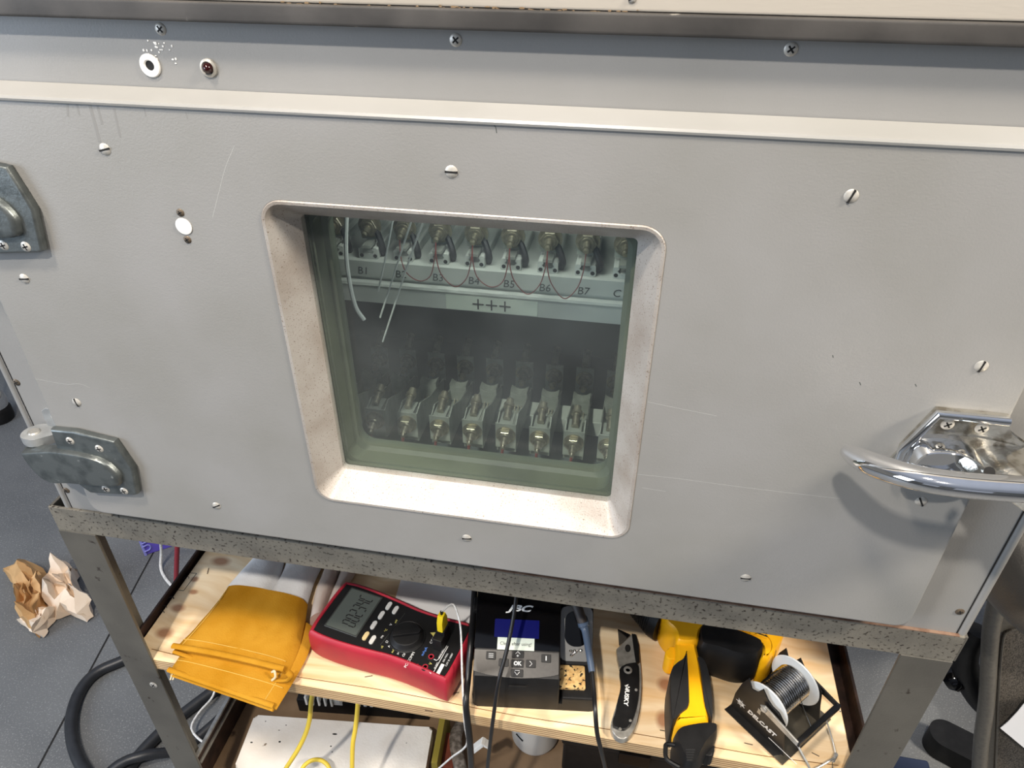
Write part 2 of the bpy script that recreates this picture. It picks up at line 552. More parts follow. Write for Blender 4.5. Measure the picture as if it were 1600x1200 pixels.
def struct(name, bm, m, parent=None, **k):
    o = obj(name, bm, m, parent, **k)
    o['kind'] = 'structure'
    return o

# ================================================================ setting
bm = new()
box(bm, (-.2, .6, -.02), (9.6, 13.2, .04))
fl = struct('floor', bm, 'ground_rubber')
M['wall'] = mat('pale_wall_paint', (176, 176, 172), .8, 0, (166, 166, 162), 2)
bm = new(); box(bm, (-.2, 7.15, 1.6), (9.6, .1, 3.2)); struct('wall_front', bm, 'wall')
bm = new(); box(bm, (4.55, .6, 1.6), (.1, 13.2, 3.2)); struct('wall_right', bm, 'wall')
bm = new(); box(bm, (-4.95, .6, 1.6), (.1, 13.2, 3.2)); struct('wall_left', bm, 'wall')
bm = new()      # wall behind the viewer, with two tall window openings
box(bm, (-.2, -5.95, .4), (9.6, .1, .8)); box(bm, (-.2, -5.95, 2.95), (9.6, .1, .5))
for x, w in ((-4.3, 1.4), (-.9, 1.2), (3.2, 2.8)): box(bm, (x, -5.95, 1.75), (w, .1, 1.9))
struct('wall_back', bm, 'wall')
bm = new()
for a, b in (((-1.09, .02), (-1.205, .62)), ((-1.205, .62), (-1.33, 1.3)), ((.60, .38), (1.5, .30)), ((.72, -.2), (.60, .38))):
    d = (Vector(b) - Vector(a)); mid = (Vector(a) + Vector(b)) / 2
    box(bm, (0, 0, 0), (d.length, .004, .0012), 0, 2, Matrix.Translation((mid.x, mid.y, .0002)) @ Matrix.Rotation(math.atan2(d.y, d.x), 4, 'Z'))
struct('trim_1', bm, 'slot')

# ================================================================ the test cabinet
CB = Vector((-.132, .25, .887))
cab = thing('test_cabinet', 'grey painted steel test cabinet with a square window, standing in the grey angle-iron stand', 'cabinet', CB)
OFF = -CB


def cpart(name, bm, m, **k):
    return obj(name, bm, m, cab, loc=OFF, **k)


XL, XR, ZB, ZT = -.602, .342, .892, 1.4297
WX0, WX1, WZ0, WZ1 = -.2596, .0028, 1.033, 1.294          # clear window opening at the glass
bm = new()
o_ = [(XL, ZB), (XR, ZB), (XR, ZT), (XL, ZT)]
i_ = [(WX0 - .004, WZ0 - .004), (WX1 + .004, WZ0 - .004), (WX1 + .004, WZ1 + .004), (WX0 - .004, WZ1 + .004)]
loft(bm, [[(x, y, z) for x, z in q] for q, y in ((o_, .018), (o_, 0), (i_, 0), (i_, .018))], False, True)
front = cpart('front_panel', bm, 'paint_panel')
for sx, nm in ((XL, 0), (XR, 1)):
    bm = new(); box(bm, (sx + (.002 if nm == 0 else -.002), .26, (ZB + ZT) / 2), (.004, .48, ZT - ZB)); cpart('side_panel', bm, 'paint_panel')
    bm = new(); tube(bm, [(sx + (-.0008 if nm == 0 else .0008), .0028, ZB + .001), (sx + (-.0008 if nm == 0 else .0008), .0028, ZT - .001)], .0046, 12, 1)
    cpart('edge_bead', bm, 'paint_panel')
    bm = new(); box(bm, (sx + (.0042 if nm == 0 else -.0042), .0, (ZB + ZT) / 2), (.0012, .0006, ZT - ZB - .002)); cpart('panel_seam', bm, 'slot')
bm = new(); box(bm, (-.13, .5, (ZB + ZT) / 2), (XR - XL, .006, ZT - ZB)); cpart('back_panel', bm, 'paint_panel')
bm = new(); box(bm, (-.13, .26, ZB + .002), (XR - XL - .01, .475, .004)); cpart('bottom_panel', bm, 'paint_panel')
# upper box: cream face above a grimy rounded metal trim that stands proud of the grey panel
bm = new()
prof = [(.02, 1.4302), (-.011, 1.4302), (-.0128, 1.4310), (-.0135, 1.4325), (-.0135, 1.4410), (-.0130, 1.4422), (-.0115, 1.4427), (.02, 1.4427)]
loft(bm, [[(x, y, z) for y, z in prof] for x in (-.64, .40)])
cpart('header_trim', bm, 'trim_grey')
bm = new(); box(bm, (-.12, .24, 1.5626), (1.04, .50, .2396), .002); hp = cpart('header_panel', bm, 'cream')
slot_screw(hp, .0 - .016, -.0102, 1.4500, .0024, .4, 'screw', False)
# door --------------------------------------------------------------
DX0, DX1, DZ0, DZ1 = -.5475, .283, .947, 1.379
BX0, BX1, BZ0, BZ1 = -.279, .0225, 1.012, 1.314


def rr4(x0, x1, z0, z1, r, n=8): return rrect(x1 - x0, z1 - z0, r, n, (x0 + x1) / 2, (z0 + z1) / 2)


ob, of, oi = rr4(DX0, DX1, DZ0, DZ1, .014), rr4(DX0, DX1, DZ0, DZ1, .014), rr4(DX0 + .0028, DX1 - .0028, DZ0 + .0028, DZ1 - .0028, .0112)
om = rr4(DX0 + .0008, DX1 - .0008, DZ0 + .0008, DZ1 - .0008, .0132)
hole = rr4(BX0 - .0002, BX1 + .0002, BZ0 - .0002, BZ1 + .0002, .0182)
bm = new()
lift = lambda q: [(x, z) for x, z in q]
loft(bm, [[(x, y, z) for x, z in q] for q, y in ((lift(ob), -.0008), (of, -.0195), (om, -.0212), (oi, -.022), (hole, -.022), (hole, -.0008))], False, True)
door = cpart('door', bm, 'paint')
bm = new()     # rounded door top edge, light from above painted in as a paler tone
mpf = [(-.0008, 1.3848), (-.0205, 1.3806), (-.0228, 1.3795), (-.0238, 1.3778), (-.0234, 1.3762), (-.0219, 1.3755), (-.0008, 1.3755)]
loft(bm, [[(x, y, z) for y, z in mpf] for x in (DX0 - .0004, DX1 + .0004)])
obj('top_strip', bm, 'lit_edge', door, 25)['label'] = 'rounded top edge painted paler as if lit'
bm = new()
b0 = rr4(BX0, BX1, BZ0, BZ1, .018); b1 = rr4(BX0 + .0008, BX1 - .0008, BZ0 + .0008, BZ1 - .0008, .0172)
b2 = rr4(BX0 + .003, BX1 - .003, BZ0 + .003, BZ1 - .003, .015)
n0 = rr4(WX0 - .0007, WX1 + .0007, WZ0 - .0007, WZ1 + .0007, .0045); n1 = rr4(WX0, WX1, WZ0, WZ1, .004)
loft(bm, [[(x, y, z) for x, z in q] for q, y in ((b0, -.004), (b0, -.0222), (b1, -.0230), (b2, -.0228), (n0, .0022), (n1, .003), (n1, .010), (b0, .010))], False, True)
obj('window_bezel', bm, 'bezel', door)
bm = new()
t0 = rr4(WX0 - .003, WX1 + .003, WZ0 - .003, WZ1 + .003, .006); t1 = rr4(WX0 + .0012, WX1 - .0012, WZ0 + .0012, WZ1 - .0012, .005)
t2 = rr4(WX0 + .003, WX1 - .003, WZ0 + .003, WZ1 - .003, .012); t3 = rr4(WX0 + .007, WX1 - .007, WZ0 + .007, WZ1 - .007, .014)
loft(bm, [[(x, y, z) for x, z in q] for q, y in ((t0, .0105), (t1, .0105), (t1, .014), (t2, .0145), (t2, .031), (t3, .034), (t3, .046), (t0, .046))], False, True)
obj('window_seal', bm, 'seal', door)
for yy in (.0065, .040):
    bm = new(); e_ = .0005 if yy < .02 else -.0045
    prism(bm, rr4(WX0 - e_, WX1 + e_, WZ0 - e_, WZ1 + e_, .004), -.0016, .0016, front_at(0, yy, 0)); obj('window_pane', bm, 'glass', door)
for (x, z, a) in ((-.394, 1.344, .25), (-.129, 1.343, 0), (.133, 1.343, 1.25), (-.511, 1.228, .1), (-.510, 1.098, 1.75), (-.393, .983, .5), (-.130, .986, .15), (.132, .984, .1), (.248, 1.099, 2.1), (.249, 1.228, 1.4)):
    slot_screw(door, x, -.022, z, .0046, a, 'screw', False)
bm = new(); lathe(bm, [(0, 0), (.0066, 0), (.0068, .0006), (.006, .0010), (0, .0010)], (0, 0, 0), (0, 0, 1), 28)
dp = obj('cover_disc', bm, 'white_plastic', door, loc=(-.3455, -.022, 1.2875), rot=UP)
dp['label'] = 'white round cover disc'
for z in (1.2985, 1.2765): slot_screw(door, -.3455, -.022, z, .0032, .5, 'screw_dark', True)
bm = new(); random.seed(21)
for i in range(70):
    f = random.random(); q = py(430 + 570 * f, 5 + 15 * f + random.gauss(0, 1.5), -.0103)
    ellipsoid(bm, (q.x, -.0102, q.z), (random.uniform(.0006, .0024), .00015, random.uniform(.0003, .0007)), 6)
o = obj('stain_mark', bm, 'brown_stain', hp); o['kind'] = 'stuff'
bm = new()
for x0, y0, x1, y1, w in ((140, 163, 156, 222, .0016), (152, 165, 160, 195, .0012), (178, 170, 188, 215, .0012), (120, 162, 124, 180, .001), (105, 160, 106, 182, .0012), (225, 168, 228, 182, .0008), (290, 175, 293, 186, .0007)):
    a, b = py(x0, y0, -.0221), py(x1, y1, -.0221)
    tube(bm, [(a.x, -.02198, a.z), ((a.x + b.x) / 2, -.02198, (a.z + b.z) / 2), (b.x, -.02198, b.z)], w, 6, 3, False, .08, (0, 1, 0))
o = obj('drip_stain', bm, 'drip', door); o['kind'] = 'stuff'
# scratches and drips: thin worn marks in the enamel
bm = new()


def scratch(pts, w=.00035):
    P = catmull([py(x, y, -.0221) for x, y in pts], 5)
    tube(bm, [(p.x, -.02202, p.z) for p in P], w, 4, 1, False, .25, (0, 1, 0))


for q in ([(996, 741), (1060, 748), (1150, 760), (1240, 771), (1312, 779)], [(366, 228), (352, 262), (342, 300), (332, 340)], [(1012, 628), (1050, 636), (1120, 650)], [(55, 592), (100, 600), (125, 600), (140, 606)],
          [(1003, 762), (1040, 768)]):
    scratch(q, .00012)
o = obj('scratch_mark', bm, mat('bare_metal_scratch', (176, 176, 172), .5), door); o['kind'] = 'stuff'
bm = new()
for q in ([(768, 193), (774, 198), (776, 208)], [(1301, 555), (1302, 559)], [(1343, 597), (1345, 602)], [(1430, 600), (1432, 604)]): scratch(q, .0003)
o = obj('stain_mark', bm, 'ink_grey', door); o['kind'] = 'stuff'
# hinges --------------------------------------------------------------
HO = [(-.546, 1.0655), (-.520, 1.0665), (-.478, 1.0600), (-.4685, 1.0270), (-.4745, .9915), (-.4790, .9895), (-.531, .984), (-.5445, .998), (-.548, 1.030)]


def hinge(dz):
    H = obj('hinge', prism(new(), [(x, z + dz) for x, z in HO], 0, .0085, front_at(0, -.0215, 0), .0025, 3), 'zinc', cab, loc=OFF)
    bm = new()
    T = front_at(0, -.029, dz)
    bul = smooth2([(-.5905, 1.031), (-.580, 1.0365), (-.545, 1.0425), (-.500, 1.0385), (-.484, 1.024), (-.4835, 1.012), (-.492, 1.003), (-.545, .999), (-.570, .996), (-.583, 1.006)], 4)
    scq = lambda s: [((x + .536) * s - .536, (z - 1.02) * s + 1.02) for x, z in bul]
    loft(bm, [[T @ Vector((x, z, h)) for x, z in q] for q, h in ((bul, -.004), (scq(.975), .004), (scq(.93), .0062), (scq(.86), .0068), (scq(.5), .0072), (scq(.1), .0072))])
    obj('knuckle_arm', bm, 'zinc', H)
    bm = new()
    prism(bm, smooth2([(-.5945, -.016), (-.5905, -.0255), (-.580, -.0285), (-.5685, -.0245), (-.548, -.006), (-.548, -.0015), (-.562, -.0005), (-.5775, -.001), (-.5900, -.0065)], 4), 1.0375 + dz, 1.0475 + dz, None, .001)
    prism(bm, [(-.5755, 1.0400), (-.5485, 1.0400), (-.5485, 1.066), (-.553, 1.0705), (-.570, 1.0705), (-.5755, 1.066)], 0.0005, .005, front_at(0, 0, dz), .001)
    obj('frame_bracket', bm, 'zinc_light', H)['label'] = 'bright bracket on the cabinet frame'
    bm = new(); cyl(bm, (-.5815, -.0165, .986 + dz), (-.5815, -.0165, 1.0492 + dz), .0062, None, 20, .0012)
    obj('hinge_pin', bm, 'steel', H)
    for x, z in ((-.5275, 1.0545), (-.4975, 1.0490), (-.5095, .9940), (-.4885, .9945)): slot_screw(H, x, -.0299, z + dz, .0045, .3, 'screw', True)
    slot_screw(H, -.5615, -.0051, 1.0605 + dz, .0042, .5, 'screw', True)
    return H


hinge(0)
hinge(.268)
# latch handle ---------------------------------------------------------
bm = new()
pl = [(.2165, 1.126), (.2155, 1.154), (.2300, 1.1915), (.2790, 1.1915), (.283, 1.176), (.300, 1.165), (.345, 1.150), (.345, 1.126)]
prism(bm, pl, 0, .007, front_at(0, -.0215, 0), .002, 3)
H = obj('latch_handle', bm, 'worn_chrome', cab, loc=OFF)
bm = new()
tube(bm, [(.2172, -.029, 1.128), (.2162, -.030, 1.153), (.2306, -.030, 1.1893), (.2780, -.030, 1.1893)], .0036, 10, 1)
obj('raised_rim', bm, 'chrome', H)
bm = new()
# hollow hub that stands out from the plate and carries the lever
A = smooth2([(.2185, 1.130), (.2185, 1.160), (.226, 1.170), (.262, 1.172), (.300, 1.166), (.345, 1.152), (.345, 1.130)], 3)
cz = 1.150
Bq = [((x - .27) * .93 + .273, (z - cz) * .78 + cz + .004) for x, z in A]
Cq = [((x - .27) * .88 + .278, (z - cz) * .62 + cz + .010) for x, z in A]
prism(bm, inset2(A, -.0005), .0065, .0085, front_at(0, -.0215, 0))
obj('hub_foot', bm, 'worn_chrome', H)
bm = new()
pk = smooth2([(.2235, 1.134), (.2215, 1.154), (.229, 1.165), (.252, 1.166), (.2665, 1.156), (.2665, 1.140), (.256, 1.132), (.236, 1.130)], 4)
pc = (.244, 1.149)
sc_ = lambda q, s: [((x - pc[0]) * s + pc[0], (z - pc[1]) * s + pc[1]) for x, z in q]
T = front_at(0, -.0215, 0)
loft(bm, [[T @ Vector((x, z, h)) for x, z in q] for q, h in ((sc_(pk, 1.10), .006), (sc_(pk, 1.06), .020), (sc_(pk, 1.0), .0235), (sc_(pk, .90), .0225), (sc_(pk, .78), .010), (sc_(pk, .5), .0088))])
obj('finger_pocket', bm, 'chrome', H)
bm = new()
Hb = [(.262, 1.140), (.264, 1.160), (.285, 1.168), (.345, 1.164), (.365, 1.140), (.345, 1.130)]
Hb = smooth2(Hb, 4)
loft(bm, [[T @ Vector((x + dx, z + dz, h)) for x, z in q] for q, h, dx, dz in ((Hb, .005, 0, 0), (inset2(Hb, .001), .03, .003, .003), (inset2(Hb, .005), .06, .010, .012), (inset2(Hb, .007), .090, .016, .018), (inset2(Hb, .011), .095, .018, .019))])
obj('lever_hub', bm, 'worn_chrome', H)
bm = new()
cen = [py(1319, 699, -.068), py(1334, 711, -.076), py(1372, 729, -.094), py(1430, 746, -.111), py(1500, 757, -.119), py(1590, 764, -.121), py(1690, 768, -.117)]
tube(bm, cen, lambda t: .0028 + .0069 * min(1, (t * 3.4) ** .6) if t > .004 else .0012, 18, 8, False, .82)
obj('lever', bm, 'chrome', H)
bm = new(); cyl(bm, py(1546, 737, -.106), py(1546, 737, -.098), .0032, None, 14)
obj('pivot_hole', bm, 'slot', H)
for q in ((.240, 1.1805), (.2635, 1.1800)): slot_screw(H, q[0], -.0286, q[1], .0047, .6, 'screw', True)
# panel fittings ---------------------------------------------------------
for x, z in ((-.339, 1.4235), (-.128, 1.4228), (.082, 1.4238)): slot_screw(front, x, 0, z, .0042, .7, 'screw', True)
for x, z in ((-.5945, 1.096), (-.5945, .951), (.331, .9545)): slot_screw(front, x, 0, z, .0040, .4, 'screw_dark', True)
bm = new(); lathe(bm, [(.0036, -.001), (.0078, -.001), (.0080, .0008), (.0074, .0016), (.0042, .0018), (.0034, .0010), (.0034, -.001)], (0, 0, 0), (0, 0, 1), 30)
lathe(bm, [(0, -.0006), (.0036, -.0006), (.0036, -.0002), (0, -.0002)], (0, 0, 0), (0, 0, 1), 20)
g_ = obj('grommet', bm, 'white_plastic', front, loc=(-.354, 0, 1.3995), rot=UP)
g_['label'] = 'white round grommet'
bm = new(); lathe(bm, [(0, -.0002), (.0034, -.0002), (.0034, .0001), (0, .0001)], (-.354, -.0004, 1.3995), (0, -1, 0), 20); obj('grommet_hole', bm, 'slot', front)
bm = new(); lathe(bm, [(.003, -.001), (.0066, -.001), (.0062, .0014), (.0046, .0022), (.0036, .0012), (.003, -.001)], (-.3085, 0, 1.3995), (0, -1, 0), 30); obj('lamp_bezel', bm, 'screw', front)
bm = new(); lathe(bm, [(.0038, -.001), (.0038, .002), (.0030, .0040), (.0016, .0050), (0, .0053)], (-.3085, 0, 1.3995), (0, -1, 0), 24)
obj('indicator_lamp', bm, mat('dark_red_lens', (40, 10, 10), .1), front)['label'] = 'dark red indicator lamp'
bm = new()
random.seed(3)
for i in range(26):
    x = -.345 + random.gauss(0, .006); z = 1.416 - abs(random.gauss(0, .006))
    ellipsoid(bm, (x, -.0002, z), (random.uniform(.0004, .0012), .0003, random.uniform(.0004, .0010)), 6)
o = obj('chipped_paint', bm, 'white_plastic', front); o['kind'] = 'stuff'
# chamber inside ----------------------------------------------------------
CX0, CX1, CZ0, CZ1, CY = -.43, .20, .925, 1.36, .43
bm = new()
box(bm, ((CX0 + CX1) / 2, CY, (CZ0 + CZ1) / 2), (CX1 - CX0, .004, CZ1 - CZ0))
box(bm, (CX0, (CY + .05) / 2, (CZ0 + CZ1) / 2), (.004, CY - .05, CZ1 - CZ0))
box(bm, (CX1, (CY + .05) / 2, (CZ0 + CZ1) / 2), (.004, CY - .05, CZ1 - CZ0))
box(bm, ((CX0 + CX1) / 2, (CY + .05) / 2, CZ0), (CX1 - CX0, CY - .05, .004))
box(bm, ((CX0 + CX1) / 2, (CY + .05) / 2, CZ1), (CX1 - CX0, CY - .05, .004))
cpart('chamber_lining', bm, 'chamber')
SY = .146
bm = new()
pr = [(SY + .004, 1.1905), (SY, 1.1895), (SY, 1.1720), (SY + .003, 1.1705), (SY + .003, 1.1685), (SY - .003, 1.1665), (SY - .004, 1.1640), (SY - .003, 1.1630), (SY - .003, 1.1440), (SY + .001, 1.1425), (SY + .012, 1.1425), (SY + .012, 1.160), (.40, 1.160), (.40, 1.1905)]
loft(bm, [[(x, y, z) for y, z in pr] for x in (CX0 + .01, CX1 - .01)])
sh = cpart('inner_shelf', bm, 'inner_shelf')
pa, pb = py(697, 470, SY - .003), py(840, 478, SY - .003)
bm = new(); box(bm, ((pa.x + pb.x) / 2, SY - .0033, 1.1532), (pb.x - pa.x, .0006, .0165)); obj('label_plate', bm, 'label', sh)
for k in (-1, 0, 1):
    pc_ = py(768 + k * 21, 475 + k * 1.5, SY - .0036)
    bm = new(); box(bm, (0, 0, 0), (.0118, .0004, .0015)); box(bm, (0, 0, 0), (.0015, .0004, .0118)); obj('plus_mark', bm, 'ink_black', sh, loc=(pc_.x, SY - .0037, 1.1532))
for k, s in enumerate(['B1', 'B2', 'B3', 'B4', 'B5', 'B6', 'B7', 'C1']):
    px_ = (567, 626, 684, 740, 795, 851, 911, 968)[k]; pyy = (423, 429, 434, 439, 444, 450, 455, 459)[k]
    q = py(px_, pyy, SY)
    text('handwriting', s, .0115, 'ink_grey', sh, (q.x, SY - .0003, min(1.1835, q.z)), UP, .0001, shear=.12)
for x0 in (-.38, .14):
    bm = new(); box(bm, (x0, .26, 1.06), (.012, .22, .012), .002); cpart('shelf_support', bm, 'inner_shelf')
bm = new(); box(bm, (-.395, .21, 1.01), (.022, .012, .26), .003, 2, Matrix.Translation((-.395, .21, 1.01)) @ Matrix.Rotation(.75, 4, 'X') @ Matrix.Translation((.395, -.21, -1.01)))
cpart('shelf_brace', bm, 'inner_shelf')
bm = new()
for yy in (.115, .225): box(bm, ((CX0 + CX1) / 2, yy, .957), (CX1 - CX0 - .01, .030, .022), .002)
cpart('mounting_rail', bm, 'inner_shelf')

# fixtures on the inner shelf and on the rails --------------------------------
def stud(bm, p, ax, s=1):
    p = Vector(p); ax = Vector(ax)
    cyl(bm, p, p + ax * .010 * s, .0042 * s, None, 16); cyl(bm, p + ax * .010 * s, p + ax * .014 * s, .0030 * s, .0026 * s, 14)


def hexnut(bm, p, ax, r=.0082, h=.0052):
    cyl(bm, p, Vector(p) + Vector(ax) * h, r, None, 6, .0008)
    cyl(bm, Vector(p) - Vector(ax) * .0012, Vector(p) + Vector(ax) * .0003, r * 1.25, None, 24)


def upper_fixture():
    t = thing('sensor_clamp', '', 'sensor clamp', (0, 0, 0), 0, 'sensor clamps on the upper inner shelf')
    prof = [(-.0095, 0), (.0095, 0), (.0102, .0012), (.0102, .0105), (.009, .0118), (.0052, .0118), (.0045, .0105), (.0045, .0092), (.006, .008), (.004, .0055), (-.004, .0055), (-.006, .008), (-.0045, .0092), (-.0045, .0105), (-.0052, .0118), (-.009, .0118), (-.0102, .0105), (-.0102, .0012)]
    bm = new(); prism(bm, prof, 0, -.09, FRONT); b = obj('profile_block', bm, 'inner_shelf', t)
    for x in (-.0072, .0072):
        bm = new(); lathe(bm, [(0, -.001), (.0021, -.001), (.0021, .0002), (0, .0002)], (x, 0, .0034), (0, -1, 0), 16); obj('bore_hole', bm, 'slot', b)
    bm = new(); prism(bm, [(-.0108, .016), (.0108, .016), (.0108, .074), (-.0108, .074)], 0, -.0016, front_at(0, .014, 0), .0004); pl_ = obj('bracket_plate', bm, 'plate_al', t)
    bm = new(); box(bm, (0, .005, .0145), (.0095, .018, .003)); obj('plate_foot', bm, 'plate_al', t)
    bm = new(); hexnut(bm, (0, .012, .031), (0, -1, 0), .0098, .006); lathe(bm, [(0, 0), (.0068, 0), (.0062, .0012), (0, .0012)], (0, .006, .031), (0, -1, 0), 20); obj('hex_nut', bm, 'nut', t)
    bm = new(); stud(bm, (0, .0055, .031), (0, -.9, -.25), .95); obj('stud', bm, 'nut', t)
    bm = new(); tube(bm, [(.004, .016, .029), (.010, .010, .020), (.014, .006, .010), (.012, .012, .002)], .0034, 8); obj('rubber_sleeve', bm, 'rubber', t)
    return t


def wire(t, p):
    bm = new(); tube(bm, p, .00055, 6, 8); obj('wire', bm, 'wire_red', t)


names_u = ['dim one at the left end of the row', 'above the handwritten B1', 'above the handwritten B2', 'above the handwritten B3', 'above the handwritten B4', 'above the handwritten B5', 'above the handwritten B6', 'above the handwritten B7', 'above the handwritten C1']
uf = upper_fixture()
PU = .0372
for k in range(9):
    o = uf if k == 0 else copy_tree(uf)
    o.location = (py(741, 415, .149).x + (k - 4) * PU, .150, 1.1908)
    o['label'] = 'sensor clamp on the inner upper shelf, ' + names_u[k]
    fx = o
    if k in (2, 3, 4, 4.5, 5, 6):
        dr = (.030, .034, .030, .036, .038)[k - 2]
        wire(o, [(0, -.006, .026), (.001, -.010, .010), (.006, -.012, -.010 + .02 * .2), (.019, -.012, .008 - dr * .75), (.031, -.012, -.008), (.036, -.010, .010), (PU, -.006, .026)])


def lower_fixture():
    t = thing('sensor_clamp', '', 'sensor clamp', (0, 0, 0), 0, 'sensor clamps on the chamber floor rails')
    # front bracket: plate leaning a little back, nut and stud on it
    bm = new(); prism(bm, [(-.0118, 0), (.0118, 0), (.0118, .034), (-.0118, .034)], 0, -.002, front_at(0, 0, 0), .0004); box(bm, (0, .012, .0335), (.0150, .022, .0012)); obj('bracket_plate', bm, 'plate_al', t)
    bm = new(); hexnut(bm, (0, -.001, .019), (0, -1, 0), .0092, .0062); lathe(bm, [(0, 0), (.007, 0), (.0062, .002), (0, .002)], (0, -.007, .019), (0, -1, 0), 20); obj('hex_nut', bm, 'nut', t)
    bm = new(); stud(bm, (0, -.008, .019), (0, -.9, -.35), .9); obj('stud', bm, 'nut', t)
    bm = new(); cyl(bm, (0, .006, .037), (0, .030, .047), .0042, None, 14); cyl(bm, (0, .020, .0430), (0, .024, .0445), .0062, None, 14); obj('rear_stud', bm, 'nut', t)
    # body: two cheek plates and a saddle
    bm = new()
    for sx in (-1, 1): prism(bm, [(.004, -.008), (.004, .030), (.020, .036), (.060, .018), (.120, .004), (.120, -.012)], sx * .0098, sx * .0112, Matrix(((0, 0, 1, 0), (1, 0, 0, 0), (0, 1, 0, 0), (0, 0, 0, 1))))
    box(bm, (0, .062, -.008), (.020, .11, .004))
    obj('cheek_body', bm, 'plate_al', t)
    bm = new()
    sp_ = [(-.0105, .0), (.0105, .0), (.0105, .024), (.006, .0195), (0, .018), (-.006, .0195), (-.0105, .024)]
    prism(bm, sp_, 0, -.014, front_at(0, .086, -.004), .0004); obj('saddle', bm, 'plate_al', t)
    bm = new()
    for x in (-.004, 0, .004): tube(bm, [(x, .084, .0), (x, .080, -.006)], .0008, 6, 1)
    obj('pin_leads', bm, 'nut', t)
    bm = new(); prism(bm, [(-.0112, -.004), (.0112, -.004), (.0112, .036), (-.0112, .036)], 0, -.002, front_at(0, .128, 0), .0004); obj('rear_plate', bm, 'plate_al', t)
    bm = new(); hexnut(bm, (0, .127, .020), (0, -1, 0), .0088, .005); stud(bm, (0, .121, .020), (0, -.95, -.2), 1.15); obj('rear_nut', bm, 'nut', t)
    bm = new(); cyl(bm, (0, .130, .036), (0, .150, .048), .0050, None, 14); obj('rear_cap', bm, 'nut', t)
    bm = new()
    tube(bm, [(0, -.017, .013), (-.002, -.020, .002), (-.004, -.018, -.008), (-.006, -.022, -.018)], .0008, 6); tube(bm, [(0, -.017, .013), (.001, -.020, .000), (.003, -.020, -.010), (.002, -.024, -.018)], .0008, 6)
    cyl(bm, (0, -.0165, .0135), (-.001, -.020, .003), .0019, .0014, 10)
    obj('wire', bm, 'wire_red', t)
    return t


lf = lower_fixture()
names_l = ['dim one at the left end of the row', 'second from the left end', 'third from the left end', 'fourth from the left end', 'in the middle of the row', 'fourth from the right end', 'third from the right end', 'second from the right end', 'beside the right window edge']
PL = .0385
xr = py(897, 690, .138).x
for k in range(9):
    o = lf if k == 0 else copy_tree(lf)
    o.location = (xr + (k - 7) * PL, .130, .978)
    o['label'] = 'double-ended sensor clamp at the chamber bottom, ' + names_l[k]
# milky tube hanging at the left; the thin slanting rods stand for lamp reflections
for i, (lab, pts, r, m_) in enumerate((
        ('milky white tube curving down at the left inside the window', [py(543, 320, .10), py(541, 350, .10), py(541, 400, .10), py(547, 445, .10), py(556, 480, .10), py(569, 500, .10)], .0022, 'tube_streak'),
        ('thin pale rod inside the window imitating a reflection, leftmost of the three slanting ones', [py(616, 330, .085), py(606, 385, .085), py(591, 455, .085)], .0009, 'tube_streak'),
        ('thin pale rod inside the window imitating a reflection, middle of the three slanting ones', [py(648, 330, .085), py(628, 390, .085), py(594, 496, .085)], .0009, 'tube_streak'),
        ('thin pale rod inside the window imitating a reflection, rightmost of the three slanting ones', [py(668, 330, .085), py(640, 405, .085), py(598, 534, .085)], .0009, 'tube_streak'))):
    bm = new(); tube(bm, pts, r, 8); tag(obj('hanging_tube' if i == 0 else 'reflection_streak', bm, m_), lab, 'tube' if i == 0 else 'lead')

# ================================================================ stand
SB = Vector((-.14, .25, 0))
st = thing('steel_stand', 'grey angle-iron stand with chipped paint that carries the cabinet and two shelves', 'stand', SB)


def spart(name, bm, m, **k): return obj(name, bm, m, st, loc=-SB, **k)


SX0, SX1, RZ0, RZ1 = -.626, .3455, .8875, .9245
bm = new()
box(bm, ((SX0 + SX1) / 2, -.002, (RZ0 + RZ1) / 2), (SX1 - SX0, .004, RZ1 - RZ0), .0012)
box(bm, ((SX0 + SX1) / 2, .022, RZ0 + .002), (SX1 - SX0 - .002, .046, .004))
spart('front_rail', bm, 'rail')
bm = new(); box(bm, ((SX0 + SX1) / 2 + .25, -.0020, RZ1 + .0002), (.46, .0036, .0008)); spart('rust_rim', bm, 'rim')
bm = new(); box(bm, ((SX0 + SX1) / 2, .51, (RZ0 + RZ1) / 2), (SX1 - SX0, .004, RZ1 - RZ0), .001); spart('rear_rail', bm, 'stand')
for sx, d in ((SX0 + .002, 1), (SX1 + .0005, -1)):
    bm = new(); box(bm, (sx, .253, (RZ0 + RZ1) / 2), (.004, .512, RZ1 - RZ0), .001); box(bm, (sx + d * .020, .253, RZ0 + .002), (.040, .5, .004)); spart('side_rail', bm, 'stand')
for sx, d in ((SX0, 1), (SX1, -1)):
    for yy, dy in ((-.003, 1), (.512, -1)):
        bm = new()
        box(bm, (sx + d * .024, yy, RZ0 / 2 + .001), (.048, .004, RZ0 - .001), .0012)
        box(bm, (sx + d * .002, yy + dy * .024, RZ0 / 2 + .001), (.004, .050, RZ0 - .001), .0012)
        spart('leg', bm, 'stand')
for sx, d in ((SX0 + .0075, 1), (SX1 - .0075, -1)):
    for zt, h in ((.659, .0336), (.335, .0872)):
        bm = new(); box(bm, (sx, .26, zt - h / 2), (.004, .46, h), .001); box(bm, (sx + d * .016, .26, zt - h + .002), (.032, .46, .004))
        rn = spart('shelf_runner', bm, 'rust')
        if zt < .5:
            bm = new()
            box(bm, (sx + d * .001, .26, zt + .0015), (.0065, .46, .005), .001); box(bm, (sx + d * .004, .26, zt - .016), (.004, .46, .006), .001)
            obj('runner_strip', bm, 'steel', rn)['label'] = 'bright metal strip'
slot_screw(st, -.593 - SB.x, -.0052 - SB.y, .5935, .0058, .9, 'screw', True)

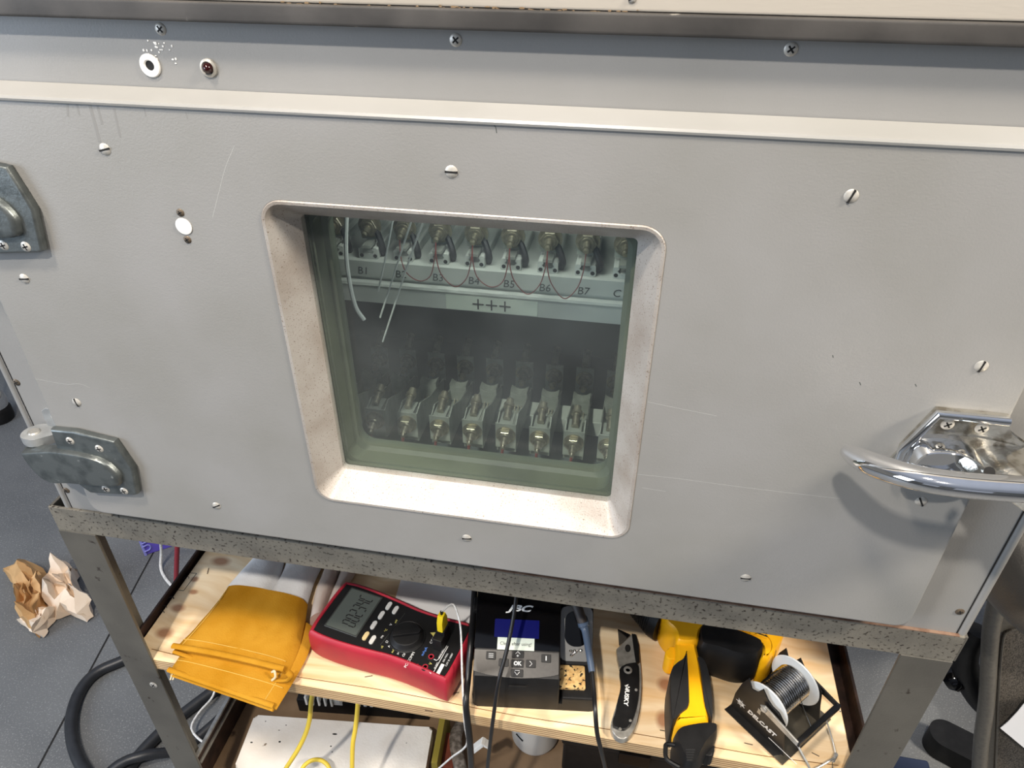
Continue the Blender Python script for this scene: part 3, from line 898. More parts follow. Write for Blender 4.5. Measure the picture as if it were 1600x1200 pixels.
# ================================================================ plywood shelf
ZS = .651
knots = []
for (a, b, rx, ry) in ((345, 877, .017, .010), (304, 905, .007, .006), (302, 925, .008, .005), (278, 950, .012, .008), (257, 989, .014, .010), (1040, 1070, .012, .012), (1036, 1125, .010, .014)):
    q = pz(a, b, ZS); knots.append((q.x, q.y, rx, ry))
PLY = plywood_mat(knots); PLE = ply_edge_mat()
bm = new()
out = [(-.611, -.002), (.318, -.002), (.318, .47), (-.611, .47)]
prism(bm, out, ZS - .0215, ZS, None, .001, 1)
bm.normal_update()
for f in bm.faces: f.material_index = 0 if abs(f.normal.z) > .9 else 1
shf = obj('plywood_shelf', bm, [PLY, PLE])
tag(shf, 'knotty plywood shelf under the grey cabinet, with a layered front edge', 'shelf')
bm = new()
line = [pz(x, y, ZS) for x, y in ((237, 1014), (330, 1036), (480, 1060), (620, 1082), (800, 1117), (960, 1141), (1118, 1168), (1200, 1182), (1310, 1196))]
tube(bm, [(p.x, p.y, ZS) for p in line], .0005, 4, 3, False, .4); obj('edge_seam', bm, 'seam_dark', shf)
bm = new()
P = [pz(x, y, ZS) for x, y in ((297, 895), (307, 896), (287, 923), (278, 922))]
for a, b in zip(P, P[1:]): tube(bm, [(a.x, a.y, ZS), (b.x, b.y, ZS)], .0005, 4, 1, False, .4)
for (x, y, r) in ((291, 904, 5),):
    q = pz(x, y, ZS); tube(bm, [(q.x + .004 * math.cos(a), q.y + .004 * math.sin(a), ZS) for a in (0, .8, 1.6, 2.4, 3.2, 4)], .0004, 4, 3, False, .4)
for (x, y) in ((266, 936), (255, 950), (251, 958)):
    q = pz(x, y, ZS); tube(bm, [(q.x + .005 * math.cos(a), q.y + .004 * math.sin(a), ZS) for a in (.3, 1, 1.8, 2.6, 3.4)], .0009 if y == 936 else .0005, 4, 3, False, .4)
obj('stamp_mark', bm, 'ink_black', shf)
for (x0, y0, x1, y1) in ((570, 1058, 582, 1056), (705, 1084, 717, 1082), (1031, 1141, 1044, 1143), (1163, 1161, 1176, 1164), (1268, 1176, 1280, 1182), (1270, 996, 1281, 995), (326, 888, 324, 897), (664, 1110, 676, 1112)):
    a, b = pz(x0, y0, ZS), pz(x1, y1, ZS)
    bm = new(); tube(bm, [(a.x, a.y, ZS + .0003), (b.x, b.y, ZS + .0003)], .0006, 6, 1); obj('staple', bm, 'screw_dark', shf)

# ================================================================ gloves on the shelf
def rail_loft(Lp, Rp, z0, t, n=14, m=24, wr=.0012, wf=60, p=.55, seed=0, k=5):
    Lc, Rc = catmull(Lp, k), catmull(Rp, k)

    def at(P, v):
        f = v * (len(P) - 1); i = min(int(f), len(P) - 2); return P[i].lerp(P[i + 1], f - i)
    zf = z0 if callable(z0) else (lambda v: z0)
    tf = t if callable(t) else (lambda v: t)
    rings = []
    for j in range(m + 1):
        v = j / m
        a, b = at(Lc, v), at(Rc, v); r = []
        for i in range(n + 1):
            u = i / n; q = a.lerp(b, u)
            w = noise.noise(Vector((q.x, q.y, seed)) * wf) * wr + noise.noise(Vector((q.x, q.y, seed + 5)) * wf * .35) * wr * 1.5
            r.append((q.x, q.y, zf(v) + tf(v) * (.35 + .65 * max(0, 1 - abs(2 * u - 1) ** 2.6) ** p) + w))
        for i in range(n, -1, -1):
            u = i / n; q = a.lerp(b, u)
            r.append((q.x, q.y, zf(v) + .25 * tf(v) * abs(2 * u - 1) ** 3))
        rings.append(r)
    return rings


def glove(label, specs):
    t = thing('work_glove', label, 'glove', specs['loc'], 0, 'pair of leather work gloves')
    return t


def zz(pts, z): return [pz(x, y, z) for x, y in pts]


def sub(P, t): return [Vector(p) - t.location for p in P]


gl = thing('work_glove', 'upper work glove with white hand and yellow suede cuff, lying on the other glove', 'glove', (-.46, .08, ZS), 0)
Z2 = ZS + .014
bm = new()
for Lq, Rq, s in (([(352, 921), (377, 893), (399, 869), (411, 848), (420, 828)], [(421, 930), (436, 902), (444, 873), (443, 850), (446, 828)], 1),
                  ([(419, 931), (437, 904), (447, 875), (450, 850), (455, 828)], [(480, 942), (491, 907), (504, 879), (511, 853), (520, 828)], 2)):
    loft(bm, [[Vector(p) - gl.location for p in r] for r in rail_loft(zz(Lq, Z2), zz(Rq, Z2), Z2 - .010, lambda v: .024 - .004 * v, 14, 28, .0012, 50, .5, s)])
h_ = obj('hand', bm, 'glove_white', gl, 60); h_['label'] = 'white leather hand of the glove'
c1L, c1R = zz([(352, 919), (333, 945), (308, 973), (270, 1013)], Z2 + .006), zz([(480, 941), (475, 975), (466, 1010), (449, 1050)], Z2 + .006)
bm = new()
loft(bm, [[Vector(p) - gl.location for p in r] for r in rail_loft(c1L, c1R, Z2 - .006, lambda v: .026 - .005 * v, 20, 40, .0012, 45, .35, 3)])
cf = obj('cuff', bm, 'glove_yellow', gl, 60); cf['label'] = 'yellow suede cuff'


def edge_line(Lp, Rp, u, va, vb, z, n=14):
    Lc, Rc = catmull(Lp, 5), catmull(Rp, 5); out = []

    def at(P, v):
        f = v * (len(P) - 1); i = min(int(f), len(P) - 2); return P[i].lerp(P[i + 1], f - i)
    for j in range(n + 1):
        s = j / n; v = va + (vb - va) * s; uu = u(s) if callable(u) else u
        q = at(Lc, v).lerp(at(Rc, v), uu); out.append(Vector((q.x, q.y, z(s, uu) if callable(z) else z)))
    return out


bm = new()
tube(bm, sub(edge_line(c1L, c1R, lambda s: .01 + .97 * s, 1, 1, lambda s, u: Z2 + .012 + .004 * math.sin(s * PI)), gl), .0042, 8, 2, False, .7)
lip = [pz(449, 1050, Z2 + .016), pz(455, 1056, Z2 + .012), pz(447, 1063, Z2 + .004), pz(425, 1062, Z2), pz(385, 1052, Z2 - .002), pz(340, 1040, Z2 - .003), pz(300, 1028, Z2), pz(272, 1018, Z2 + .004)]
tube(bm, sub(lip, gl), .0042, 8, 5, False, .7)
obj('hem', bm, 'glove_yellow', cf, 60)
bm = new()
for d in (.955, .945):
    pass
tube(bm, sub(edge_line(c1L, c1R, lambda s: .03 + .93 * s, .90, .90, lambda s, u: Z2 - .0057 + .0215 * (.35 + .65 * max(0, 1 - abs(2 * u - 1) ** 2.6) ** .35), 24), gl), .0006, 5, 2)
tube(bm, sub(edge_line(c1L, c1R, .07, .03, .97, lambda s, u: Z2 - .0057 + (.026 - .005 * s) * (.35 + .65 * max(0, 1 - abs(2 * u - 1) ** 2.6) ** .35), 24), gl), .0006, 5, 2)
obj('stitching', bm, 'seam', cf)
bm = new()
tube(bm, sub([pz(425, 1050, Z2 + .014), pz(429, 1049, Z2 + .017), pz(430, 1058, Z2 + .010), pz(425, 1063, Z2 + .004)], gl), .0016, 6)
obj('hanging_loop', bm, 'cord', gl)
g2 = thing('work_glove', 'lower work glove whose yellow cuff hangs over the shelf edge, under the other glove', 'glove', (-.44, .06, ZS), 0)
Z1 = ZS + .002
c2L, c2R = zz([(352, 935), (330, 965), (290, 1010), (263, 1049)], Z1 + .008), zz([(489, 978), (484, 1010), (468, 1045), (431, 1107)], Z1 + .008)
bm = new()
loft(bm, [[Vector(p) - g2.location for p in r] for r in rail_loft(c2L, c2R, Z1 + .0005, lambda v: .0125 + .003 * v, 20, 40, .0006, 45, .3, 9)])
cf2 = obj('cuff', bm, 'glove_yellow', g2, 60); cf2['label'] = 'yellow suede cuff'
bm = new()
tube(bm, sub(edge_line(c2L, c2R, lambda s: .01 + .98 * s, 1, 1, lambda s, u: Z1 + .013), g2), .0036, 8, 2, False, .7)
tube(bm, sub(edge_line(c2L, c2R, lambda s: .03 + .95 * s, 1.0, 1.0, lambda s, u: Z1 + .005), g2), .0036, 8, 2, False, .7)
obj('hem', bm, 'glove_yellow', cf2, 60)
bm = new()
tube(bm, sub(edge_line(c2L, c2R, lambda s: .03 + .94 * s, .86, .86, lambda s, u: Z1 + .0007 + .0151 * (.35 + .65 * max(0, 1 - abs(2 * u - 1) ** 2.6) ** .3), 24), g2), .0006, 5, 2)
tube(bm, sub(edge_line(c2L, c2R, .90, .3, .98, lambda s, u: Z1 + .0007 + (.0125 + .003 * s) * (.35 + .65 * max(0, 1 - abs(2 * u - 1) ** 2.6) ** .3), 24), g2), .0006, 5, 2)
obj('stitching', bm, 'seam', cf2)
bm = new()
for d in (0, 4): tube(bm, sub([pz(275 + d, 1044, Z1 + .012), pz(270 + d, 1052, Z1 + .008), pz(266 + d, 1062, Z1 + .001)], g2), .0010, 6)
obj('hanging_loop', bm, 'cord', g2)
bm = new()
for Lq, Rq, s, zt in (([(484, 975), (492, 930), (508, 890), (518, 860), (526, 830)], [(506, 965), (516, 930), (528, 898), (540, 868), (552, 830)], 4, .024),
                      ([(505, 968), (517, 930), (530, 898), (542, 868), (552, 830)], [(528, 945), (540, 918), (556, 892), (566, 868), (580, 835)], 5, .020)):
    loft(bm, [[Vector(p) - g2.location for p in r] for r in rail_loft(zz(Lq, ZS + .01), zz(Rq, ZS + .01), ZS + .001, lambda v: zt - .004 * v, 12, 26, .0018, 55, .5, s)])
h_ = obj('hand', bm, 'glove_beige', g2, 60); h_['label'] = 'pale beige leather hand of the glove'

# ================================================================ sheet of paper behind the meter
P = [pz(*q, ZS + .0012) for q in ((603, 985), (630, 893), (700, 905), (742, 915), (742, 985), (700, 1000))]
bm = new(); prism(bm, [(p.x, p.y) for p in P], ZS + .0006, ZS + .0013)
tag(obj('paper_sheet', bm, 'paper'), 'blank white sheet of paper on the plywood behind the red multimeter', 'paper')

# ================================================================ multimeter
MT = thing('multimeter', 'red and black digital multimeter lying on the plywood shelf', 'multimeter', (-.262, .070, ZS), math.radians(79))


def loc2(t, p):
    v = Matrix.Rotation(-t.rotation_euler.z, 4, 'Z') @ (Vector(p) - t.location); return v


outl = [(-.040, .1035), (0, .1055), (.040, .1035), (.0485, .095), (.0505, .06), (.0475, .015), (.0440, -.02), (.0445, -.06), (.0470, -.092), (.042, -.1025), (0, -.1045), (-.042, -.1025), (-.0470, -.092), (-.0445, -.06), (-.0440, -.02), (-.0475, .015), (-.0505, .06), (-.0485, .095)]
OS = smooth2(outl, 4)
bm = new()
loft(bm, [[(x, y, h) for x, y in q] for q, h in ((inset2(OS, .008), .001), (inset2(OS, .003), .0035), (inset2(OS, .0002), .012), (OS, .030), (inset2(OS, .0008), .042), (inset2(OS, .0028), .0475), (inset2(OS, .0055), .0492), (inset2(OS, .0075), .0485), (inset2(OS, .0085), .046))])
obj('holster', bm, 'red', MT)['label'] = 'red rubber holster'
FZ = .0482
bm = new(); prism(bm, inset2(OS, .0082), .040, FZ, None, .0008, 2); face = obj('front_face', bm, 'meter', MT)
lc = [loc2(MT, pz(*q, ZS + FZ)) for q in ((508.5, 973.5), (551.5, 994.5), (596.5, 938.5), (554.5, 919))]
lx = sum(p.x for p in lc) / 4; ly = sum(p.y for p in lc) / 4
lw = ((lc[3] - lc[0]).length + (lc[2] - lc[1]).length) / 2; lh = ((lc[1] - lc[0]).length + (lc[2] - lc[3]).length) / 2
bm = new(); prism(bm, rrect(lw + .004, lh + .004, .001, 3, lx, ly), FZ - .001, FZ + .0008, None, .0003, 1); obj('display_frame', bm, 'lcd_frame', MT)
bm = new(); prism(bm, rrect(lw, lh, .001, 3, lx, ly), FZ, FZ + .0010); scr = obj('display', bm, 'lcd', MT)
SEG = {'0': 'abcdef', '2': 'abged', '3': 'abgcd', '4': 'fgbc', 'C': 'afed'}


def seven(bm, ch, cx, cy, w, h, s=.0016):
    for g in SEG[ch]:
        hor = {'a': h / 2, 'g': 0, 'd': -h / 2}
        sk = .10
        if g in hor: box(bm, (cx + sk * hor[g], cy + hor[g], FZ + .0011), (w - s * 1.3, s, .0002))
        else:
            sx = 1 if g in 'bc' else -1; sy = 1 if g in 'fb' else -1
            box(bm, (cx + sx * w / 2 + sk * sy * h / 4, cy + sy * h / 4, FZ + .0011), (s, h / 2 - s * .8, .0002))


for i, ch in enumerate('00234C'):
    bm = new(); seven(bm, ch, lx - lw * .30 + i * lw * .135, ly - lh * .10, lw * .088, lh * .42); obj('digit', bm, 'ink_black', scr)
kr = ((607.6, 946.5, 'key_grey'), (596, 961, 'key_grey'), (584, 976.5, 'key_grey'), (571.5, 993.5, 'key_tan'), (618, 953, 'key_grey'), (582.2, 999.5, 'key_grey'))
for x, y, m_ in kr:
    q = loc2(MT, pz(x, y, ZS + FZ + .001))
    bm = new(); prism(bm, rrect(.0135, .0058, .0028, 5, q.x, q.y), FZ - .001, FZ + .0018, None, .0006, 2); k_ = obj('button', bm, m_, MT)
    if m_ == 'key_tan': k_['label'] = 'tan button'
bm = new()
a, b = loc2(MT, pz(633, 958, ZS + FZ)), loc2(MT, pz(594, 1008, ZS + FZ)); tube(bm, [(a.x, a.y, FZ), (b.x, b.y, FZ)], .0004, 4, 1); obj('face_groove', bm, 'lcd_frame', MT)
dq = loc2(MT, pz(635.5, 992.5, ZS + FZ + .004))
bm = new(); lathe(bm, [(.0245, -.001), (.0245, .0012), (.0235, .0018), (.0225, .0012), (.0205, .0030), (.0185, .0075), (.0172, .0082), (0, .0082)], (dq.x, dq.y, FZ), (0, 0, 1), 40); dial = obj('dial', bm, 'plastic', MT)
bm = new(); prism(bm, [(-.0175, -.0045), (.016, -.0045), (.0195, 0), (.016, .0045), (-.0175, .0045)], .0078, .0125, Matrix.Translation((dq.x, dq.y, FZ)) @ Matrix.Rotation(-1.05, 4, 'Z'), .001); obj('dial_ridge', bm, 'plastic', dial)
for i, (x, y) in enumerate(((664.5, 1042.5), (673.8, 1026.6))):
    q = loc2(MT, pz(x, y, ZS + FZ))
    bm = new(); lathe(bm, [(.0022, -.002), (.0022, .0009), (.0036, .0009), (.0036, .0003), (.0052, .0002), (.0052, -.002)], (q.x, q.y, FZ), (0, 0, 1), 24); obj('jack', bm, 'slot', MT)
    bm = new(); lathe(bm, [(.0024, .0002), (.0024, .0014), (.0036, .0014), (.0036, .0002)], (q.x, q.y, FZ), (0, 0, 1), 24); obj('jack_ring', bm, 'red', MT)
labs = (('PC-COMM', 640, 1031, .0052, 'ink_white', 0, 1), ('OFF', 632, 1022, .0046, 'ink_white', 0, 1), ('A', 651, 1039, .0062, 'red', 0, 1), ('mAµA', 663, 1018, .0050, 'ink_blue', 0, 1), ('COM', 676, 1000, .0050, 'ink_white', 0, 1),
        ('Hz', 597, 995, .0040, 'ink_white', 0, 1), ('°C', 603, 985, .0040, 'ink_yellow', 0, 1), ('V', 611, 976, .0048, 'ink_white', 0, 1), ('mV', 619, 971, .0042, 'ink_yellow', 0, 1), ('Ω', 605, 1003, .0048, 'ink_white', 0, 1), ('nS', 597, 1011, .0040, 'ink_yellow', 0, 1), ('A', 608, 1010, .0046, 'ink_white', 0, 1), ('mA', 614, 1017, .0042, 'ink_yellow', 0, 1), ('µA', 622, 1020, .0042, 'ink_white', 0, 1),
        ('MAX 600V', 690, 1021, .0034, 'ink_white', 0, 1), ('FUSED', 682, 1040, .0034, 'ink_white', 0, 1), ('10A MAX', 696, 1028, .0034, 'ink_white', 0, 1), ('CAT III 1000V', 702, 1031, .0034, 'ink_white', 0, 1), ('V', 673, 1037, .0056, 'ink_yellow', 0, 1))
for s, x, y, sz, m_, r_, xs in labs:
    q = loc2(MT, pz(x, y, ZS + FZ)); text('lettering', s, sz, m_, MT, (q.x, q.y, FZ + .0001), (0, 0, r_))
bm = new()
for seq in (((670, 1049), (673, 1052), (677, 1051), (700, 1010)), ((678, 1030), (682, 1032), (686, 1029), (698, 1009))):
    pp = [loc2(MT, pz(x, y, ZS + FZ)) for x, y in seq]; tube(bm, [(p.x, p.y, FZ) for p in pp], .0005, 4, 1)
obj('printed_bracket', bm, 'ink_white', MT)
q = loc2(MT, pz(687.5, 1046.5, ZS + FZ)); bm = new(); prism(bm, rrect(.0175, .0046, .001, 3, q.x, q.y), FZ, FZ + .0002); obj('logo_plate', bm, 'ink_white', MT)
q = loc2(MT, pz(676, 990, ZS + FZ)); bm = new(); prism(bm, [(q.x - .0035, q.y - .003), (q.x + .0035, q.y - .003), (q.x, q.y + .0035)], FZ, FZ + .0002); obj('warning_triangle', bm, 'ink_yellow', MT)

# thermocouple plug standing on the meter, its lead hangs over the shelf edge
tq = pz(690, 1004, ZS + FZ)
TP = thing('thermocouple_probe', 'yellow thermocouple plug in a black adapter on the red multimeter, with a white lead', 'thermocouple', (tq.x, tq.y, ZS + FZ + .0006), math.radians(79))
bm = new(); box(bm, (0, .0, .010), (.026, .014, .020), .002); box(bm, (.004, -.001, .020), (.016, .0125, .014), .0015); obj('adapter', bm, 'plastic', TP)
bm = new(); prism(bm, [(-.0078, 0), (.0078, 0), (.0078, .016), (.004, .026), (-.004, .026), (-.0078, .016)], -.004, .004, Matrix.Translation((.004, -.001, .026)) @ Matrix.Rotation(PI / 2, 4, 'X'), .001); obj('plug', bm, 'yellow_plug', TP)
bm = new(); top = Vector((.004, -.001, .052)); tube(bm, [top - Vector((0, 0, .003)), top + Vector((0, 0, .005))], .0018, 8, 1); obj('strain_relief', bm, 'plastic', TP)
R79 = Matrix.Rotation(math.radians(-79), 4, 'Z')
lead = [py(698, 950, .078), py(706, 944, .078), py(714, 956, .072), py(720, 985, .055), py(722, 1050, .018), py(724, 1095, -.004), py(726, 1130, -.014), py(730, 1158, -.018), py(724, 1170, -.016), py(706, 1183, -.01), py(684, 1202, -.005), py(650, 1230, .0)]
lead = [R79 @ (Vector(p) - TP.location) for p in lead]; lead[0] = top + Vector((0, 0, .004))
bm = new(); tube(bm, lead, .0013, 8, 6); obj('lead', bm, 'white_cable', TP)

# ================================================================ soldering station
SN = thing('soldering_station', 'black soldering station with dark blue screen and arrow keys on the shelf', 'soldering station', (-.1405, .010, ZS), math.radians(7.3))
SLOPE = math.atan(.55)
YF, HF = .002, .058                     # front face and its height
TZ = lambda y: HF + (y - YF) * .55
bm = new()
pr = [(0, .0), (YF - .003, .012), (YF - .003, .038), (YF + .001, HF), (.150, TZ(.150)), (.165, TZ(.150) - .01), (.165, 0)]
T = Matrix(((0, 0, 1, 0), (1, 0, 0, 0), (0, 1, 0, 0), (0, 0, 0, 1)))
prism(bm, [(a, b + .002) for a, b in pr], .001, .1075, T, .0025, 3)
obj('housing', bm, 'plastic', SN)
bm = new(); prism(bm, rrect(.154, .172, .006, 5, .0755, .086), .0, .014, None, .002); obj('base', bm, 'plastic', SN)


def slope(x, y, h=0):   # point on the sloping face
    return Vector((x, y, TZ(y) + .002 + h))


TS = lambda x, y, h=0: Matrix.Translation(slope(x, y, h)) @ Matrix.Rotation(SLOPE, 4, 'X')
arc = [(.0535 + .0525 * u, .0 - .006 * (1 - u * u)) for u in [i / 8 - 1 for i in range(17)]]
bm = new(); prism(bm, [(a, b + .006) for a, b in arc] + [(.106, .0315), (.001, .0315)], -.002, .0012, TS(0, .002), .0004, 1); obj('key_panel', bm, 'station_grey', SN)
bm = new(); prism(bm, rrect(.1065, .112, .001, 3, .0535, .0888), -.002, .0012, TS(0, .002), .0004, 1); gp = obj('display_panel', bm, 'gloss_black', SN)
bm = new(); prism(bm, rrect(.056, .022, .001, 3, .0525, .0575), .0011, .0015, TS(0, .002)); obj('screen', bm, 'screen', SN)['label'] = 'dark blue screen'
bm = new(); prism(bm, rrect(.046, .0145, .0004, 2, .052, .0392), .0013, .0018, TS(0, .002)); stk = obj('sticker', bm, 'label', SN); stk['label'] = 'white sticker with printed text'
rs = (SLOPE, 0, 0)


def on(x, y, h): return TS(0, .002) @ Vector((x, y, h))


text('lettering', 'Clean after using!', .0056, 'ink_grey', stk, on(.052, .0392, .0019), rs)
text('logo_lettering', 'JBC', .0105, 'ink_white', SN, on(.0545, .082, .0013), rs, .0002, shear=.35, xs=1.75, bold=.0004)
for kx, ky, w, h, s in ((.022, .0245, .012, .0095, '='), (.055, .0275, .015, .0088, '^'), (.038, .0170, .012, .0092, '<'), (.055, .0165, .015, .0088, 'OK'), (.0715, .0170, .012, .0092, '>'), (.055, .0055, .015, .0088, 'v'), (.090, .0240, .012, .0095, 'i')):
    bm = new(); prism(bm, rrect(w, h, .0012, 3, kx, ky), .0008, .0026, TS(0, .002), .0005, 2); k_ = obj('key', bm, 'plastic', SN)
    if s in ('OK', 'i'): text('lettering', s, .0062 if s == 'OK' else .0075, 'ink_white', k_, on(kx, ky, .0027), rs, bold=.0003)
    else:
        bm = new()
        lines = {'=': [[(-.003, d), (.003, d)] for d in (-.002, 0, .002)], '^': [[(-.003, .0), (0, .003), (.003, .0)], [(-.0015, -.002), (.0015, -.002)], [(0, -.0032), (0, -.0008)]], 'v': [[(-.003, .0015), (0, -.002), (.003, .0015)], [(-.003, .0032), (.003, .0032)]], '<': [[(.0015, .003), (-.0015, 0), (.0015, -.003)]], '>': [[(-.0015, .003), (.0015, 0), (-.0015, -.003)]]}[s]
        for ln in lines: tube(bm, [on(kx + a, ky + b, .0027) for a, b in ln], .0004, 4, 1)
        obj('symbol', bm, 'ink_white', k_)
bm = new(); prism(bm, rrect(.022, .003, .0006, 2, 0, 0), 0, .0004, Matrix.Translation((.056, YF - .0022, .047)) @ Matrix.Rotation(PI / 2 - .05, 4, 'X')); obj('front_groove', bm, 'slot', SN)
bm = new(); tube(bm, [(.028, .150, TZ(.150) + .004), (.028, .118, TZ(.118) + .0045), (.056, .112, TZ(.112) + .0045), (.082, .118, TZ(.118) + .0045), (.082, .150, TZ(.150) + .004)], .0013, 8, 5); obj('wire_rest', bm, 'ink_white', SN)
# stand side: tray, sponge, satin plate with oval opening
bm = new(); box(bm, (.1315, .030, .014), (.041, .062, .028), .003); prism(bm, [(.047, .0), (.047, .028), (.100, .0795), (.172, .112), (.172, 0)], .109, .151, T, .002); obj('iron_stand', bm, 'plastic', SN)
s0 = loc2(SN, pz(894, 1058, ZS + .031))
bm = new(); box(bm, (s0.x, s0.y, .030), (.033, .033, .006), .002); obj('sponge', bm, 'sponge', SN)['label'] = 'scorched tan sponge'
pq = loc2(SN, pz(895, 987, ZS + .066))
SP = Matrix.Translation((.1290, .0735, .0560)) @ Matrix.Rotation(math.atan(.0515 / .053), 4, 'X')
bm = new(); prism(bm, rrect(.042, .068, .008, 6), -.003, .002, SP, .0012, 2); pl_ = obj('satin_plate', bm, 'stand_plate', SN); pl_['label'] = 'satin silver plate with black opening'
bm = new(); prism(bm, rrect(.030, .044, .013, 8, .000, .006), -.001, .0026, SP, .0003, 1); obj('oval_opening', bm, 'gloss_black', pl_)
bm = new(); random.seed(11)
for i in range(11): ellipsoid(bm, SP @ Vector((random.uniform(-.008, .006), -.0235 + random.uniform(-.0035, .0035), .0025)), (random.uniform(.0016, .003), random.uniform(.0014, .0026), .0016), 10)
o = obj('solder_blob', bm, 'solder', pl_)
IR = thing('soldering_iron', 'soldering iron with grey-blue handle leaning out of the station stand, black cord hanging down', 'soldering iron', py(905, 962, .100), 0)
p_ = lambda x, y, Y: Vector(py(x, y, Y)) - IR.location
bm = new(); tube(bm, [p_(893, 920, .125), p_(897, 936, .113)], .0078, 16, 1); obj('teal_collar', bm, 'teal', IR)['label'] = 'teal collar'
bm = new(); tube(bm, [p_(896, 932, .116), p_(905, 957, .100), p_(912, 978, .086)], lambda t: .0068 - .0008 * t, 16, 4); obj('grip', bm, 'grip', IR)
bm = new(); tube(bm, [p_(911, 972, .089), p_(913, 980, .085), p_(916, 992, .077), p_(925, 1050, .036)], lambda t: (.0072 if t < .3 else .0066 - .0026 * t), 16, 6); obj('handle', bm, 'iron', IR)['label'] = 'grey-blue handle'
bm = new(); tube(bm, [p_(925, 1048, .037), p_(928, 1080, .014), p_(930, 1110, -.008), p_(933, 1145, -.022), p_(940, 1175, -.026), p_(947, 1204, -.02), p_(955, 1240, -.01)], .0027, 10, 6); obj('cord', bm, 'black_cable', IR)
bm = new(); tube(bm, [py(812, 885, .075), py(808, 920, .062), py(803, 960, .045), py(792, 1015, .016), py(779, 1066, -.010), py(771, 1120, -.024), py(766, 1160, -.028), py(760, 1215, -.025)], .0024, 10, 6)
tag(obj('black_cable', bm, 'black_cable'), 'thin black cable hanging in front of the soldering station screen', 'cable')
bm = new(); tube(bm, [py(742, 905, .17), py(740, 950, .115), py(736, 1000, .060), py(731, 1060, .022), py(728, 1095, -.004), py(731, 1130, -.016), py(735, 1170, -.02), py(738, 1230, -.01)], .0042, 10, 6)
tag(obj('black_cable', bm, 'black_cable'), 'thick black cable between the red multimeter and the soldering station', 'cable')
bm = new(); box(bm, (0, 0, 0), (.012, .022, .016), .002); tag(obj('cable_clip', bm, 'plastic', None, 38, pz(737, 943, ZS + .06), (0, 0, .2)), 'small black clip at the left side of the soldering station', 'clip')
bpy.data.objects['cable_clip'].parent = SN; bpy.data.objects['cable_clip'].location = (-.0015, .105, .060); bpy.data.objects['cable_clip'].rotation_euler = (0, 0, 0)
for k in ('label', 'category'): del bpy.data.objects['cable_clip'][k]

# ================================================================ utility knife
KN = thing('utility_knife', 'black and silver folding utility knife lying open on the plywood', 'knife', pz(975, 1070, ZS), 0)
kz = lambda pts, z: [(v.x - KN.location.x, v.y - KN.location.y) for v in (pz(x, y, ZS + z) for x, y in pts)]
bm = new(); prism(bm, soft(kz(((968, 1052), (971, 1075), (963, 1104), (955, 1130), (953, 1138), (958, 1152), (970, 1160), (982, 1156), (992, 1140), (999, 1112), (1002, 1075), (1001, 1045), (998, 1030), (985, 1040)), .006), 2), .0008, .0115, None, .002, 2); obj('steel_liner', bm, 'steel', KN)
bm = new(); prism(bm, soft(kz(((967, 1052), (971, 1072), (963, 1102), (963, 1110), (955, 1132), (964, 1140), (980, 1141), (989, 1126), (997, 1098), (999, 1066), (998, 1036), (991, 1036), (970, 1040)), .014), 2), .010, .0155, None, .0015, 2); hd = obj('handle', bm, 'black_metal', KN)
bm = new(); prism(bm, kz(((963, 1015), (964, 1026), (968, 1044), (988, 1046), (996, 1040), (993, 993), (987, 992)), .011), .004, .0125, None, .0008, 1); obj('blade_holder', bm, 'steel', KN)
bm = new(); prism(bm, kz(((987, 991), (993, 992), (998, 1010), (1000, 1035), (994, 1040), (990, 1015)), .012), .004, .0145, None, .001, 1); obj('spine_guard', bm, 'black_metal', KN)
bm = new(); prism(bm, kz(((965, 984), (985, 993), (975, 1004), (967, 1010)), .008), .0090, .0100); obj('blade', bm, 'chrome', KN)
q = kz(((981, 1013),), .0125)[0]; bm = new(); prism(bm, [(q[0] + a * .0038, q[1] + b * .0060) for a, b in circ(1, 20)], .012, .0128); obj('blade_slot', bm, 'slot', KN)
q = kz(((981, 1047),), .0155)[0]; bm = new(); lathe(bm, [(0, 0), (.0058, 0), (.0056, .0014), (.003, .0018), (.0026, .0010), (0, .0010)], (q[0], q[1], .0145), (0, 0, 1), 24); obj('pivot_screw', bm, 'steel', KN)
for x, y in ((994, 1078), (985, 1126), (969, 1139)):
    q = kz(((x, y),), .0155)[0]; bm = new(); lathe(bm, [(0, 0), (.0020, 0), (.0018, .0006), (0, .0008)], (q[0], q[1], .0152), (0, 0, 1), 14); obj('rivet', bm, 'steel', KN)
q = kz(((979, 1087),), .0157)[0]
text('lettering', 'HUSKY', .0075, 'ink_white', hd, (q[0], q[1], .0156), (0, 0, -PI / 2 - .03), .0002, xs=1.15, bold=.0002)
q = kz(((979.5, 1073),), .0157)[0]; bm = new(); prism(bm, [(q[0] - .003, q[1] + .001), (q[0] + .002, q[1] + .004), (q[0] + .0005, q[1] + .0005), (q[0] + .003, q[1] - .001), (q[0] - .002, q[1] - .004), (q[0] - .0005, q[1] - .0005)], .0154, .0158); obj('emblem', bm, 'ink_white', hd)

